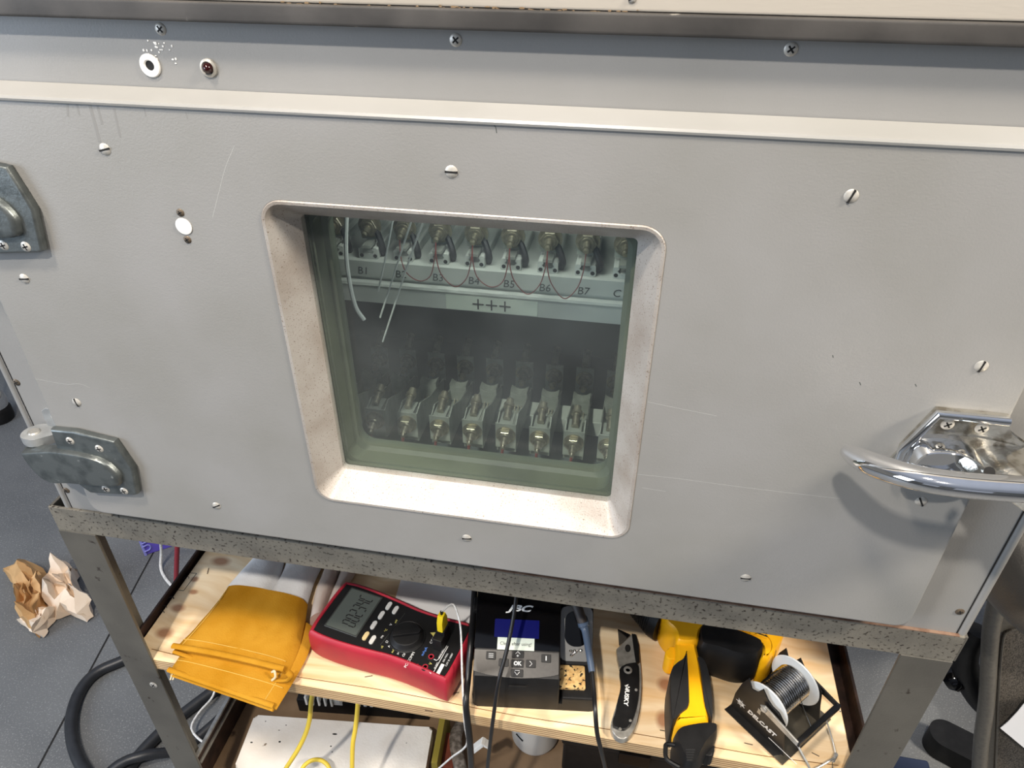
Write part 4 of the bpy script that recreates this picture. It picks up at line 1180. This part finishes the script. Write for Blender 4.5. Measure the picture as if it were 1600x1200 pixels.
# ================================================================ heat gun
HG = thing('heat_gun', 'yellow and black heat gun lying on its side on the shelf', 'heat gun', pz(1075, 1040, ZS), 0)
gz = lambda pts, z: [(v.x - HG.location.x, v.y - HG.location.y) for v in (pz(x, y, ZS + z) for x, y in pts)]
G0, G1 = .002, .066
bm = new()
yb = soft(gz(((1028, 968), (1034, 990), (1052, 1004), (1052, 1024), (1088, 1024), (1090, 1004), (1100, 998), (1140, 1008), (1180, 1022), (1186, 1034), (1182, 1047), (1197, 1047), (1211, 1030), (1220, 1006), (1224, 984), (1200, 950), (1150, 920), (1060, 900), (1036, 922), (1029, 950)), .04), 2)
pillow(bm, yb, ((.004, .004), (.012, .0), (.056, .0), (.063, .0015), (.066, .004))); obj('housing', bm, 'dewalt', HG, 30)
bm = new(); pdk = soft(gz(((1082, 1002), (1088, 992), (1098, 989), (1140, 999), (1184, 1016), (1192, 1028), (1190, 1042), (1178, 1051), (1150, 1052), (1112, 1038), (1096, 1036), (1084, 1028)), .036), 2)
pillow(bm, pdk, ((.006, .006), (.012, .003), (.024, .0), (.044, .0), (.058, .0025), (.064, .005), (.0675, .0065))); obj('side_pad', bm, 'plastic', HG, 50)['label'] = 'black side pad'
bm = new(); fr_ = soft(gz(((1180, 1010), (1196, 1026), (1196, 1040), (1186, 1050), (1198, 1049), (1212, 1030), (1221, 1004), (1216, 985)), .034), 2)
pillow(bm, fr_, ((.01, .002), (.02, 0), (.060, 0), (.067, .002))); obj('rear_frame', bm, 'dewalt', HG, 30)
# nozzle: ribbed cone that ends under the rail
a, b = Vector(gz(((1034, 962),), .04)[0] + (.036,)), Vector(gz(((975, 925),), .04)[0] + (.036,))
dr_ = (b - a).normalized()
bm = new(); prf = [(0, -.006), (.031, -.006), (.031, .006)]
for i in range(9): prf += [(.0300 - .0012 * i, .007 + i * .0035), (.0300 - .0012 * i, .0092 + i * .0035), (.0280 - .0012 * i, .0094 + i * .0035), (.0280 - .0012 * i, .0102 + i * .0035)]
prf += [(.018, .042), (.016, .075), (.0145, .075), (0, .07)]
lathe(bm, prf, a, dr_, 32); obj('nozzle_guard', bm, 'plastic', HG)
bm = new()
hnd = gz(((1050, 1010), (1086, 1008), (1087, 1030), (1092, 1048), (1097, 1085), (1103, 1115), (1107, 1140), (1100, 1147), (1052, 1150), (1050, 1135), (1051, 1100), (1051, 1045)), .035)
pillow(bm, soft(hnd, 2), ((.006, .006), (.014, .001), (.022, 0), (.046, 0), (.056, .002), (.060, .006))); obj('handle', bm, 'dewalt', HG)
bm = new(); pillow(bm, soft(gz(((1046, 1052), (1056, 1042), (1066, 1037), (1072, 1020), (1074, 1050), (1076, 1090), (1076, 1114), (1064, 1122), (1053, 1134), (1047, 1136), (1045, 1110), (1044, 1080)), .050), 2), ((.010, .0), (.048, 0), (.060, .0006), (.0625, .0014))); obj('front_grip', bm, 'rubber', HG)
bm = new(); pillow(bm, soft(gz(((1085, 1034), (1099, 1040), (1107, 1066), (1111, 1100), (1112, 1142), (1103, 1126), (1096, 1112), (1094, 1080), (1091, 1054)), .046), 2), ((.010, .0), (.044, 0), (.058, .0005), (.0615, .0010))); obj('rear_grip', bm, 'rubber', HG)
bm = new(); prism(bm, soft(gz(((1058, 1012), (1042, 1016), (1037, 1025), (1044, 1034), (1058, 1034)), .045), 2), .018, .050, None, .002, 2); obj('trigger', bm, 'dewalt', HG)
bm = new(); pillow(bm, soft(gz(((1050, 1156), (1058, 1148), (1072, 1144), (1098, 1140), (1119, 1142), (1120, 1158), (1108, 1168), (1098, 1182), (1086, 1210), (1070, 1210), (1060, 1188), (1053, 1170)), .042), 2), ((.010, .001), (.020, 0), (.044, 0), (.056, .0015), (.0625, .003))); bc = obj('base_cap', bm, 'plastic', HG)
bm = new(); tube(bm, [Vector((*gz((q,), .045)[0], .045)) for q in ((1060, 1165), (1043, 1163), (1040, 1168), (1042, 1186), (1062, 1199))], .0026, 8, 4); obj('hanging_ring', bm, 'plastic', bc)
bm = new(); prism(bm, smooth2(gz(((1103, 1164), (1116, 1162), (1114, 1182), (1106, 1184), (1098, 1180)), .030), 3), .012, .034, None, .003, 2); obj('side_foot', bm, 'plastic', bc)
bm = new()
for i in range(5):
    q0, q1 = gz(((1071 + i * .5, 1172 + i * 4), (1086 - i, 1172 + i * 4)), .062); tube(bm, [(*q0, .0622), (*q1, .0622)], .0011, 6, 1)
obj('grip_ridge', bm, 'rubber', bc)
bm = new()
vp = gz(((1120, 962), (1165, 966), (1206, 984), (1198, 997), (1160, 984)), .066); prism(bm, vp, .060, .0664); vt = obj('vent_opening', bm, 'slot', HG)
bm = new()
for (x0, y0, x1, y1) in ((1133, 970, 1136, 977), (1145, 982, 1152, 974), (1155, 975, 1160, 984), (1172, 990, 1178, 984), (1178, 984, 1181, 993), (1125, 971, 1199, 998), (1150, 973, 1196, 992)):
    q0, q1 = gz(((x0, y0), (x1, y1)), .066); tube(bm, [(*q0, .0668), (*q1, .0668)], .0014, 6, 1)
obj('vent_bar', bm, 'dewalt', vt)

# ================================================================ solder dispenser and spool
SD = thing('solder_dispenser', 'black metal solder dispenser with wire guide at the right end of the shelf', 'dispenser', (.2375, .0665, ZS), math.radians(-43.6))
bm = new(); box(bm, (0, 0, .0016), (.087, .097, .0016), .0004); obj('base_plate', bm, 'bare', SD)
sidep = [(-.042, 0), (.038, 0), (.031, .028), (.027, .052), (.016, .062), (.006, .062), (-.001, .066), (-.010, .077), (-.015, .064), (-.023, .060), (-.030, .074), (-.036, .058), (-.041, .030)]
for yy, nm in ((-.0375, 0), (.0335, 1)):
    bm = new(); prism(bm, sidep, 0, .0016, front_at(0, yy, .0015), .0004, 1)
    if nm == 0: prism(bm, [(-.0435, -.049), (.030, -.049), (.036, -.0375), (-.042, -.0375)], .0022, .0036)
    s_ = obj('side_plate', bm, 'black_metal', SD)
    if nm == 0:
        text('lettering', 'DELCAST', .0088, 'ink_white', s_, (.0005, yy - .0018, .0225), (PI / 2, 0, 0), .0002, shear=.2, xs=1.1, bold=.0003)
        bm = new()
        for i in range(14):
            a = i * 2 * PI / 14; r = .0070 if i % 2 else .0050
            prism(bm, [(.0009 * math.cos(a + 1.57), .0009 * math.sin(a + 1.57)), (r * math.cos(a), r * math.sin(a)), (.0009 * math.cos(a - 1.57), .0009 * math.sin(a - 1.57))], .0, .0004, front_at(-.0305, yy - .0016, .0235))
        obj('starburst_mark', bm, 'ink_white', s_)
        bm = new(); prism(bm, [(.014, -.0066), (.054, -.0066), (.054, -.0060), (.014, -.0060)], 0, .0004, front_at(0, yy - .0016, .0165))
        obj('underline', bm, 'ink_white', s_)
for yy, d in ((-.0415, -1), (.0375, 1)):
    bm = new()
    ap = [(-.006, .054), (.000, .0595), (.006, .058), (.048, .050), (.048, .042), (.000, .048)]
    prism(bm, ap, 0, .0020, front_at(0, yy, .0015), .0005, 1); am = obj('arm', bm, 'steel' if d < 0 else 'black_metal', SD)
    bm = new(); lathe(bm, [(0, 0), (.0040, 0), (.0036, .0016), (0, .0020)], (0, yy - .0020, .0545), (0, -1, 0), 18); obj('pivot_screw', bm, 'screw', SD)
bm = new(); box(bm, (.0475, -.002, .0465), (.006, .081, .009), .001); obj('cross_bar', bm, 'black_metal', SD)
bm = new(); tube(bm, [(.046, -.041, .045), (.064, -.043, .034), (.072, -.040, .027), (.078, -.010, .026), (.078, -.002, .026)], .0013, 8, 5); tube(bm, [(.050, .010, .047), (.066, .004, .033), (.078, -.004, .026)], .0009, 8, 4)
cyl(bm, (.078, -.006, .017), (.078, -.006, .031), .0022, None, 14); obj('wire_guide', bm, 'steel', SD)
bm = new(); tube(bm, [(-.002, .043, .048), (-.004, .042, .044), (.046, .041, .038), (.050, .044, .032)], .0009, 8, 4); obj('spring_wire', bm, 'steel', SD)
bm = new(); prism(bm, [(-.0025, 0), (.0025, 0), (.0018, .006), (.0025, .008), (-.0025, .008), (-.0018, .006)], 0, .0004, front_at(-.006, -.0392, .034)); obj('keyhole_slot', bm, 'steel', SD)
bm = new(); tube(bm, [(.078, -.006, .014), (.083, -.010, .006), (.082, -.016, .002), (.088, -.024, .0015)], .0004, 6, 5); obj('solder_tail', bm, 'bare', SD)
SS = thing('solder_spool', 'white spool of shiny solder wire held in the black dispenser', 'spool', (.2375 + .0, .0665, ZS), math.radians(-43.6))
AX = Vector((-.004, .003, .0475))
for y0, y1, fr in ((-.0365, -.0340, .0305), (.0200, .0225, .0335)):
    bm = new(); lathe(bm, [(.006, 0), (fr - .001, 0), (fr, .0012), (fr - .001, .0025), (.006, .0025)], AX + Vector((0, y0, 0)), (0, 1, 0), 48); obj('flange', bm, 'spool', SS)
bm = new()
prf = [(.006, -.034)]
for i in range(16):
    y = -.034 + i * .054 / 16; prf += [(.0188, y), (.0214, y + .0007), (.0223, y + .0017), (.0214, y + .0027)]
prf += [(.0206, .020), (.006, .020)]
lathe(bm, prf, AX, (0, 1, 0), 40); obj('solder_winding', bm, 'solder', SS, 25)
bm = new(); cyl(bm, AX + Vector((0, -.0400, 0)), AX + Vector((0, .031, 0)), .0045, None, 20); obj('axle', bm, 'black_metal', SS)
bm = new(); tube(bm, [AX + Vector((.008, .002, .0205)), AX + Vector((.030, -.008, .010)), AX + Vector((.052, -.014, -.006))], .0005, 6, 4); obj('wire_end', bm, 'solder', SS)

# ================================================================ lower shelf and what lies on it
ZL = .268
bm = new(); box(bm, (-.14, .262, ZL - .008), (.952, .46, .016), .001)
tag(obj('lower_board', bm, 'board'), 'dusty brown board on the low runners of the stand', 'board')
FP = thing('foam_pad', 'white foam slab with small burn marks lying on the lower board', 'foam', (-.412, .105, ZL), math.radians(6.2))
bm = new(); prism(bm, rrect(.318, .094, .006, 5), .0, .032, None, .004, 3); obj('slab', bm, 'foam', FP)
bm = new()
for x, y, a, b in ((523, 1147, .0045, .0016), (437, 1159, .0022, .0016), (393, 1160, .0024, .0013), (517, 1166, .0016, .0012), (519, 1175, .0012, .0010), (436, 1141, .002, .0007), (415, 1127, .001, .001), (447, 1133, .0014, .0008), (635, 1161, .0008, .0008)):
    q = loc2(FP, pz(x, y, ZL + .032)); ellipsoid(bm, (q.x, q.y, .032), (a, b, .0004), 8, Matrix.Identity(4))
o = obj('burn_mark', bm, 'slot', FP); o['kind'] = 'stuff'
ob_ = thing('power_board', 'black open power supply with white sockets, behind the white foam slab', 'power supply', (-.40, .235, ZL), math.radians(6.2))
bm = new(); box(bm, (0, .03, .018), (.24, .16, .036), .002); obj('chassis', bm, 'plastic', ob_)
for i in range(5):
    bm = new(); box(bm, (-.100 + i * .0115, -.040, .040), (.004, .028, .024), .0008); obj('heat_fin', bm, 'white_plastic', ob_)
bm = new(); box(bm, (-.055 + .012, -.040, .042), (.016, .022, .026), .001); box(bm, (-.043, -.0515, .045), (.008, .002, .012)); obj('socket', bm, 'white_plastic', ob_)
for i in range(3):
    bm = new(); box(bm, (-.005 + i * .011, -.040, .038), (.006, .022, .016), .001); obj('connector', bm, 'white_plastic', ob_)
for i in range(6):
    bm = new(); lathe(bm, [(0, 0), (.0038, 0), (.0038, .008), (.0030, .010), (0, .010)], (.045 + i * .012, -.042, .036), (0, 0, 1), 14); obj('terminal', bm, 'steel', ob_)
for lab, pts in (('yellow cable hanging in front of the foam slab, left of two', [py(489, 1078, .035), py(486, 1100, .032), py(484, 1122, .028), py(478, 1145, .022), py(465, 1172, .012), py(446, 1202, .004), py(428, 1235, .0)]),
                 ('yellow cable hanging in front of the foam slab, right of two', [py(560, 1090, .035), py(558, 1115, .032), py(555, 1140, .026), py(551, 1165, .018), py(550, 1210, .006), py(549, 1240, .0)])):
    bm = new(); tube(bm, pts, .0034, 10, 6); tag(obj('yellow_cable', bm, 'yellow_cable'), lab, 'cable')
bm = new(); q = pz(492, 1214, .315)
tube(bm, [q + Vector((.026 * math.cos(a), .022 * math.sin(a), .012 * math.sin(a))) for a in [i * 2 * PI / 12 for i in range(12)]], .0034, 10, 4, True)
tag(obj('cable_loop', bm, 'yellow_cable'), 'yellow cable loop lying at the front of the foam slab', 'cable')
a, b = pz(688, 1124, .31), pz(673, 1204, .31)
bm = new(); box(bm, (0, 0, 0), ((b - a).length * 1.2, .010, .085), .001, 2, Matrix.Translation(((a.x + b.x) / 2 + .010, (a.y + b.y) / 2, ZL + .0425)) @ Matrix.Rotation(math.atan2(b.y - a.y, b.x - a.x), 4, 'Z'))
tag(obj('olive_panel', bm, 'olive'), 'olive yellow panel standing on edge beside the foam slab', 'panel')
q = pz(697, 1185, .30); bm = new(); box(bm, (q.x, q.y + .01, ZL + .021), (.034, .060, .042), .003, 2)
tag(obj('brick_block', bm, 'brick'), 'red-brown block beside the olive panel under the shelf', 'block')
a, b = pz(711, 1148, .33), pz(722, 1215, .33); bm = new()
tube(bm, [(a.x, a.y + .06, ZL + .012), (a.x, a.y, .318), (b.x, b.y, .322), (b.x, b.y - .03, .324)], .0105, 8, 4, False, .6)
tag(obj('wood_stick', bm, 'grey_wood'), 'grey weathered wooden stick beside the red-brown block', 'stick')
a = py(747, 1165, .08); bm = new(); box(bm, (0, 0, 0), (.007, .012, .036), .001, 2, Matrix.Translation(a) @ Matrix.Rotation(.55, 4, 'Y')); box(bm, (.006, 0, .015), (.012, .012, .004), .001, 2, Matrix.Translation(a) @ Matrix.Rotation(.55, 4, 'Y'))
tag(obj('white_bracket', bm, 'white_plastic'), 'small white plastic bracket in the dark behind the black cords', 'bracket')
wc = thing('white_container', 'cream white round container under the shelf below the soldering station', 'container', (-.083, .203, ZL))
bm = new(); lathe(bm, [(0, 0), (.030, .0), (.037, .004), (.0415, .016), (.0425, .12), (.040, .128), (0, .13)], (0, 0, .0), (0, 0, 1), 40); obj('body', bm, 'white_box', wc)
bm = new(); box(bm, (-.022, -.0362, .052), (.016, .002, .0016), 0, 2, Matrix.Translation((-.022, -.036, .052)) @ Matrix.Rotation(.35, 4, 'Y') @ Matrix.Rotation(-.54, 4, 'Z') @ Matrix.Translation((.022, .036, -.052))); obj('groove', bm, 'slot', wc)
ck = thing('black_case', 'black plastic case in the dark under the right part of the shelf', 'case', (.105, .235, ZL))
bm = new(); box(bm, (0, 0, .045), (.27, .17, .09), .006); obj('body', bm, 'plastic', ck)
bm = new(); box(bm, (0, 0, .096), (.276, .176, .014), .004); obj('lid', bm, 'plastic', ck)
bm = new(); box(bm, (-.02, -.090, .088), (.05, .008, .03), .002); obj('latch', bm, 'gloss_black', ck)

# ================================================================ things on the floor, left
random.seed(5)


def crumple(bm, cols, c, z0, seed, mats):
    """a sheet in folds: grid of points with sharp random creases"""
    n, m = len(cols[0]), len(cols)
    g = []
    for j in range(m):
        for i in range(n): g.append(cols[j][i])
    return g


CP = thing('crumpled_paper', 'crumpled brown and white packing paper on the dark floor at the left', 'paper', (-1.40, .515, 0))


def crumple_sheet(name, m_, edge, hgt, seed, cx, cy):
    """edge: outline on the floor; rises to creased heights"""
    bm = new(); E_ = [Vector((p.x - CP.location.x, p.y - CP.location.y, 0)) for p in edge]
    n = len(E_); c = sum(E_, Vector()) / n; rings = []
    R = random.Random(seed)
    for s, h in ((1, .0), (.86, .55), (.66, 1.0), (.42, .75), (.2, .9)):
        r = []
        for i, p in enumerate(E_):
            q = c.lerp(p, s); w = (.75 + .5 * R.random()) * (1 if i % 2 else .62)
            r.append((q.x + R.uniform(-.008, .008), q.y + R.uniform(-.008, .008), .004 + hgt * h * w))
        rings.append([bm.verts.new(v) for v in r])
    stitch(bm, rings, True, False)
    t = bm.verts.new((c.x, c.y, hgt * .7))
    for i in range(n): bm.faces.new((rings[-1][i], rings[-1][(i + 1) % n], t))
    bmesh.ops.triangulate(bm, faces=bm.faces[:])
    bmesh.ops.subdivide_edges(bm, edges=bm.edges[:], cuts=2)
    for v in bm.verts:
        w = noise.noise(v.co * 38 + Vector((seed, 0, 0))) * .012
        v.co += Vector((w, w * .5, abs(w)))
    return obj(name, bm, m_, CP, 12)


EL = [pz(x, y, .02) for x, y in ((10, 888), (42, 884), (70, 893), (74, 915), (80, 940), (72, 958), (60, 992), (46, 986), (32, 970), (38, 948), (22, 915))]
ER = [pz(x, y, .03) for x, y in ((72, 898), (100, 884), (120, 884), (126, 908), (132, 932), (146, 950), (128, 962), (104, 952), (84, 960), (72, 940))]
EB = [pz(x, y, .02) for x, y in ((32, 968), (58, 955), (86, 950), (92, 958), (76, 975), (60, 993), (46, 984))]
crumple_sheet('brown_fold', 'kraft', EL, .075, 4, 0, 0)
crumple_sheet('white_fold', 'kraft_light', ER, .085, 9, 0, 0)['label'] = 'paler part of the crumpled paper'
crumple_sheet('front_fold', 'kraft_light', EB, .055, 15, 0, 0)

hz = .013
bm = new()
hp_ = [pz(x, y, hz) for x, y in ((420, 1010), (360, 1062), (318, 1092), (255, 1142), (205, 1196), (180, 1235), (150, 1225), (127, 1195), (113, 1158), (112, 1118), (126, 1078), (152, 1050), (196, 1030), (260, 1000), (330, 950))]
for i, q in enumerate(hp_): q.z = hz + (.002 if i < 5 else 0)
tube(bm, hp_, .0125, 12, 8); tag(obj('black_hose', bm, 'hose'), 'thick black hose in a loop on the floor beside the left leg of the stand', 'hose')
bm = new()
h2 = [pz(x, y, .012) for x, y in ((450, 1040), (380, 1085), (335, 1130), (282, 1170), (232, 1190), (190, 1206), (140, 1240))]
for q in h2: q.z = .012
h2 = [Vector((q.x, q.y, .012 if i not in (4, 5) else .037)) for i, q in enumerate(h2)]
tube(bm, h2, .0105, 12, 8); tag(obj('black_hose', bm, 'hose'), 'second black hose crossing the floor behind the left leg, nearer the metal runner', 'hose')
bm = new(); tube(bm, [pz(x, y, z) for x, y, z in ((350, 1060, .05), (338, 1075, .04), (330, 1092, .03), (312, 1112, .03), (300, 1132, .03), (302, 1145, .03), (318, 1160, .03), (340, 1170, .05))], .0024, 8, 6)
tag(obj('white_cable', bm, 'white_cable'), 'thin white cable on the floor between the black hoses and the runner', 'cable')
PB = thing('purple_box', 'purple plastic box on the floor seen between the stand leg and the shelf', 'box', (-1.205, .69, 0), math.atan2(.04, .052))
bm = new(); box(bm, (.012, .02, .05), (.084, .035, .10), .003); obj('body', bm, 'purple', PB)
bm = new(); box(bm, (-.031, .004, .05), (.007, .010, .10), .0015)
obj('edge_rib', bm, 'purple_light', PB)
for z in (.026, .056, .086):
    bm = new(); tube(bm, [(-.031, -.0015, z - .009), (-.018, .0015, z - .009), (-.013, .0020, z), (-.018, .0015, z + .009), (-.031, -.0015, z + .009)], .0022, 8, 4); obj('snap_loop', bm, 'purple_light', PB)
bm = new(); tube(bm, [pz(246, 800, .30), pz(249, 830, .16), pz(252, 860, .06), pz(251, 885, .012), pz(256, 900, .006), pz(268, 915, .006), pz(285, 930, .006), pz(310, 945, .006)], .0038, 8, 6)
tag(obj('white_cable', bm, 'white_cable'), 'white cable hanging in front of the purple box down to the floor', 'cable')
a, b = pz(275, 925, .0), py(278, 800, .62)
b = pz(278, 815, .22); bm = new(); cyl(bm, a + Vector((0, 0, .002)), b, .006, None, 10); tag(obj('red_rod', bm, 'red_rod'), 'dark red rod rising behind the left edge of the plywood shelf', 'rod')
q = pz(2, 655, 0)
CS = thing('caster', 'chrome and black furniture caster far back at the left picture edge', 'caster', (q.x, q.y, 0))
bm = new(); lathe(bm, [(0, 0), (.040, 0), (.044, .01), (.044, .045), (.036, .056), (0, .056)], (0, 0, 0), (0, 0, 1), 24); obj('foot', bm, 'plastic', CS)
bm = new(); lathe(bm, [(0, .05), (.040, .055), (.044, .08), (.036, .108), (.020, .122), (0, .124)], (0, 0, 0), (0, 0, 1), 24); obj('dome', bm, 'chrome', CS)
bm = new(); cyl(bm, (0, 0, .11), (-.06, .05, .34), .016, None, 16); obj('stem', bm, 'worn_chrome', CS)

# ================================================================ office chair at the right
CH = thing('office_chair', 'grey office chair with mesh back standing on the floor right of the stand', 'chair', (.86, .52, 0), 0)
lp = lambda v: Vector(v) - CH.location
bm = new()   # rounded vinyl arm pad
pc3 = lp(py(1655, 908, .15))
ellipsoid(bm, pc3, (.082, .15, .074), 32, Matrix.Translation(pc3 + Vector((0, .06, -.004))) @ Matrix.Translation(-pc3))
obj('arm_pad', bm, 'leather', CH)['label'] = 'dark vinyl arm pad'
bm = new(); tube(bm, [lp(py(x, y, .27)) for x, y in ((1560, 930), (1549, 980), (1545, 1030), (1541, 1100), (1533, 1160), (1528, 1230), (1522, 1300))], .0135, 12, 5, False, .8); obj('back_frame', bm, 'chair_grey', CH)
bm = new(); A_ = [lp(py(x, y, .285)) for x, y in ((1553, 960), (1760, 960), (1760, 1320), (1532, 1320))]
lo_ = [Vector((v.x, v.y + .012, v.z)) for v in A_]
loft(bm, [[tuple(v) for v in A_], [tuple(v) for v in lo_]]); obj('back_shell', bm, 'chair_grey', CH)
bm = new(); mp_ = smooth2([(1566, 1010), (1580, 985), (1620, 978), (1700, 978), (1740, 1000), (1740, 1290), (1700, 1300), (1580, 1300), (1556, 1280), (1558, 1150)], 4)
A_ = [lp(py(x, y, .281)) for x, y in mp_]; B_ = [Vector((v.x, v.y + .01, v.z)) for v in A_]
loft(bm, [A_, B_]); obj('mesh_panel', bm, 'mesh_cloth', CH)
bm = new(); tube(bm, [lp(py(x, y, .283)) for x, y in mp_], .0024, 8, 1, True); obj('panel_piping', bm, 'chair_grey', CH)
bm = new(); tube(bm, [lp(py(x, y, .34)) for x, y in ((1528, 985), (1512, 1010), (1508, 1040), (1518, 1068), (1536, 1092), (1560, 1110))], lambda t: .016 + .010 * t, 14, 5); obj('tilt_bracket', bm, 'plastic', CH)
bm = new(); tube(bm, [lp(py(x, y, .36)) for x, y in ((1512, 962), (1504, 988), (1500, 1012), (1506, 1036))], lambda t: .010 + .004 * math.sin(t * PI), 12, 5, False, 1.0); obj('lever', bm, 'plastic', CH)
bm = new(); kc = lp(py(1487, 1061, .34)); ax_ = (lp(py(1515, 1052, .34)) - kc).normalized()
lathe(bm, [(0, -.011), (.014, -.010), (.021, 0), (.020, .011), (.014, .018), (.008, .018), (.008, .040), (0, .040)], kc, ax_, 24); obj('knob', bm, 'gloss_black', CH)
bm = new(); fa, fb = pz(1478, 1158, .03), pz(1560, 1200, .03)
d_ = (fb - fa); X_ = Matrix.Translation(lp((fa + fb) / 2)) @ Matrix.Rotation(math.atan2(d_.y, d_.x), 4, 'Z')
prism(bm, rrect(d_.length + .075, .066, .0325, 10), -.028, .022, X_, .010, 3); obj('base_foot', bm, 'plastic', CH)
bm = new(); tube(bm, [pc3 + Vector((.03, .12, -.03)), pc3 + Vector((.06, .16, -.2)), (.20, .10, .36), (.30, .10, .40)], .017, 12, 5); obj('arm_post', bm, 'plastic', CH)
bm = new(); box(bm, (.46, .08, .455), (.48, .46, .07), .03, 4); obj('seat', bm, 'mesh_cloth', CH)
bm = new(); cyl(bm, (.30, .10, .05), (.30, .10, .42), .03, None, 20); obj('gas_column', bm, 'plastic', CH)
bm = new()
for k in range(5):
    a = k * 2 * PI / 5 + PI
    tube(bm, [(.30, .10, .07), (.30 + .27 * math.cos(a), .10 + .27 * math.sin(a), .05)], lambda t: .026 - .008 * t, 10, 3)
obj('star_base', bm, 'plastic', CH)
P = [py(x, y, .262) for x, y in ((1563, 1138), (1575, 1128), (1590, 1112), (1606, 1092), (1680, 1080), (1690, 1230), (1620, 1185))]
bm = new(); loft(bm, [[tuple(p) for p in P], [(p.x, p.y + .0008, p.z) for p in P]])
tag(obj('paper_sheet', bm, 'paper'), 'torn white sheet of paper against the mesh back of the office chair', 'paper')
q = pz(1432, 1200, .02)
bm = new(); box(bm, (q.x - .03, q.y - .05, .02), (.10, .12, .04), .006); tag(obj('plastic_block', bm, 'navy'), 'dark blue block on the floor at the bottom beside the right leg', 'block')
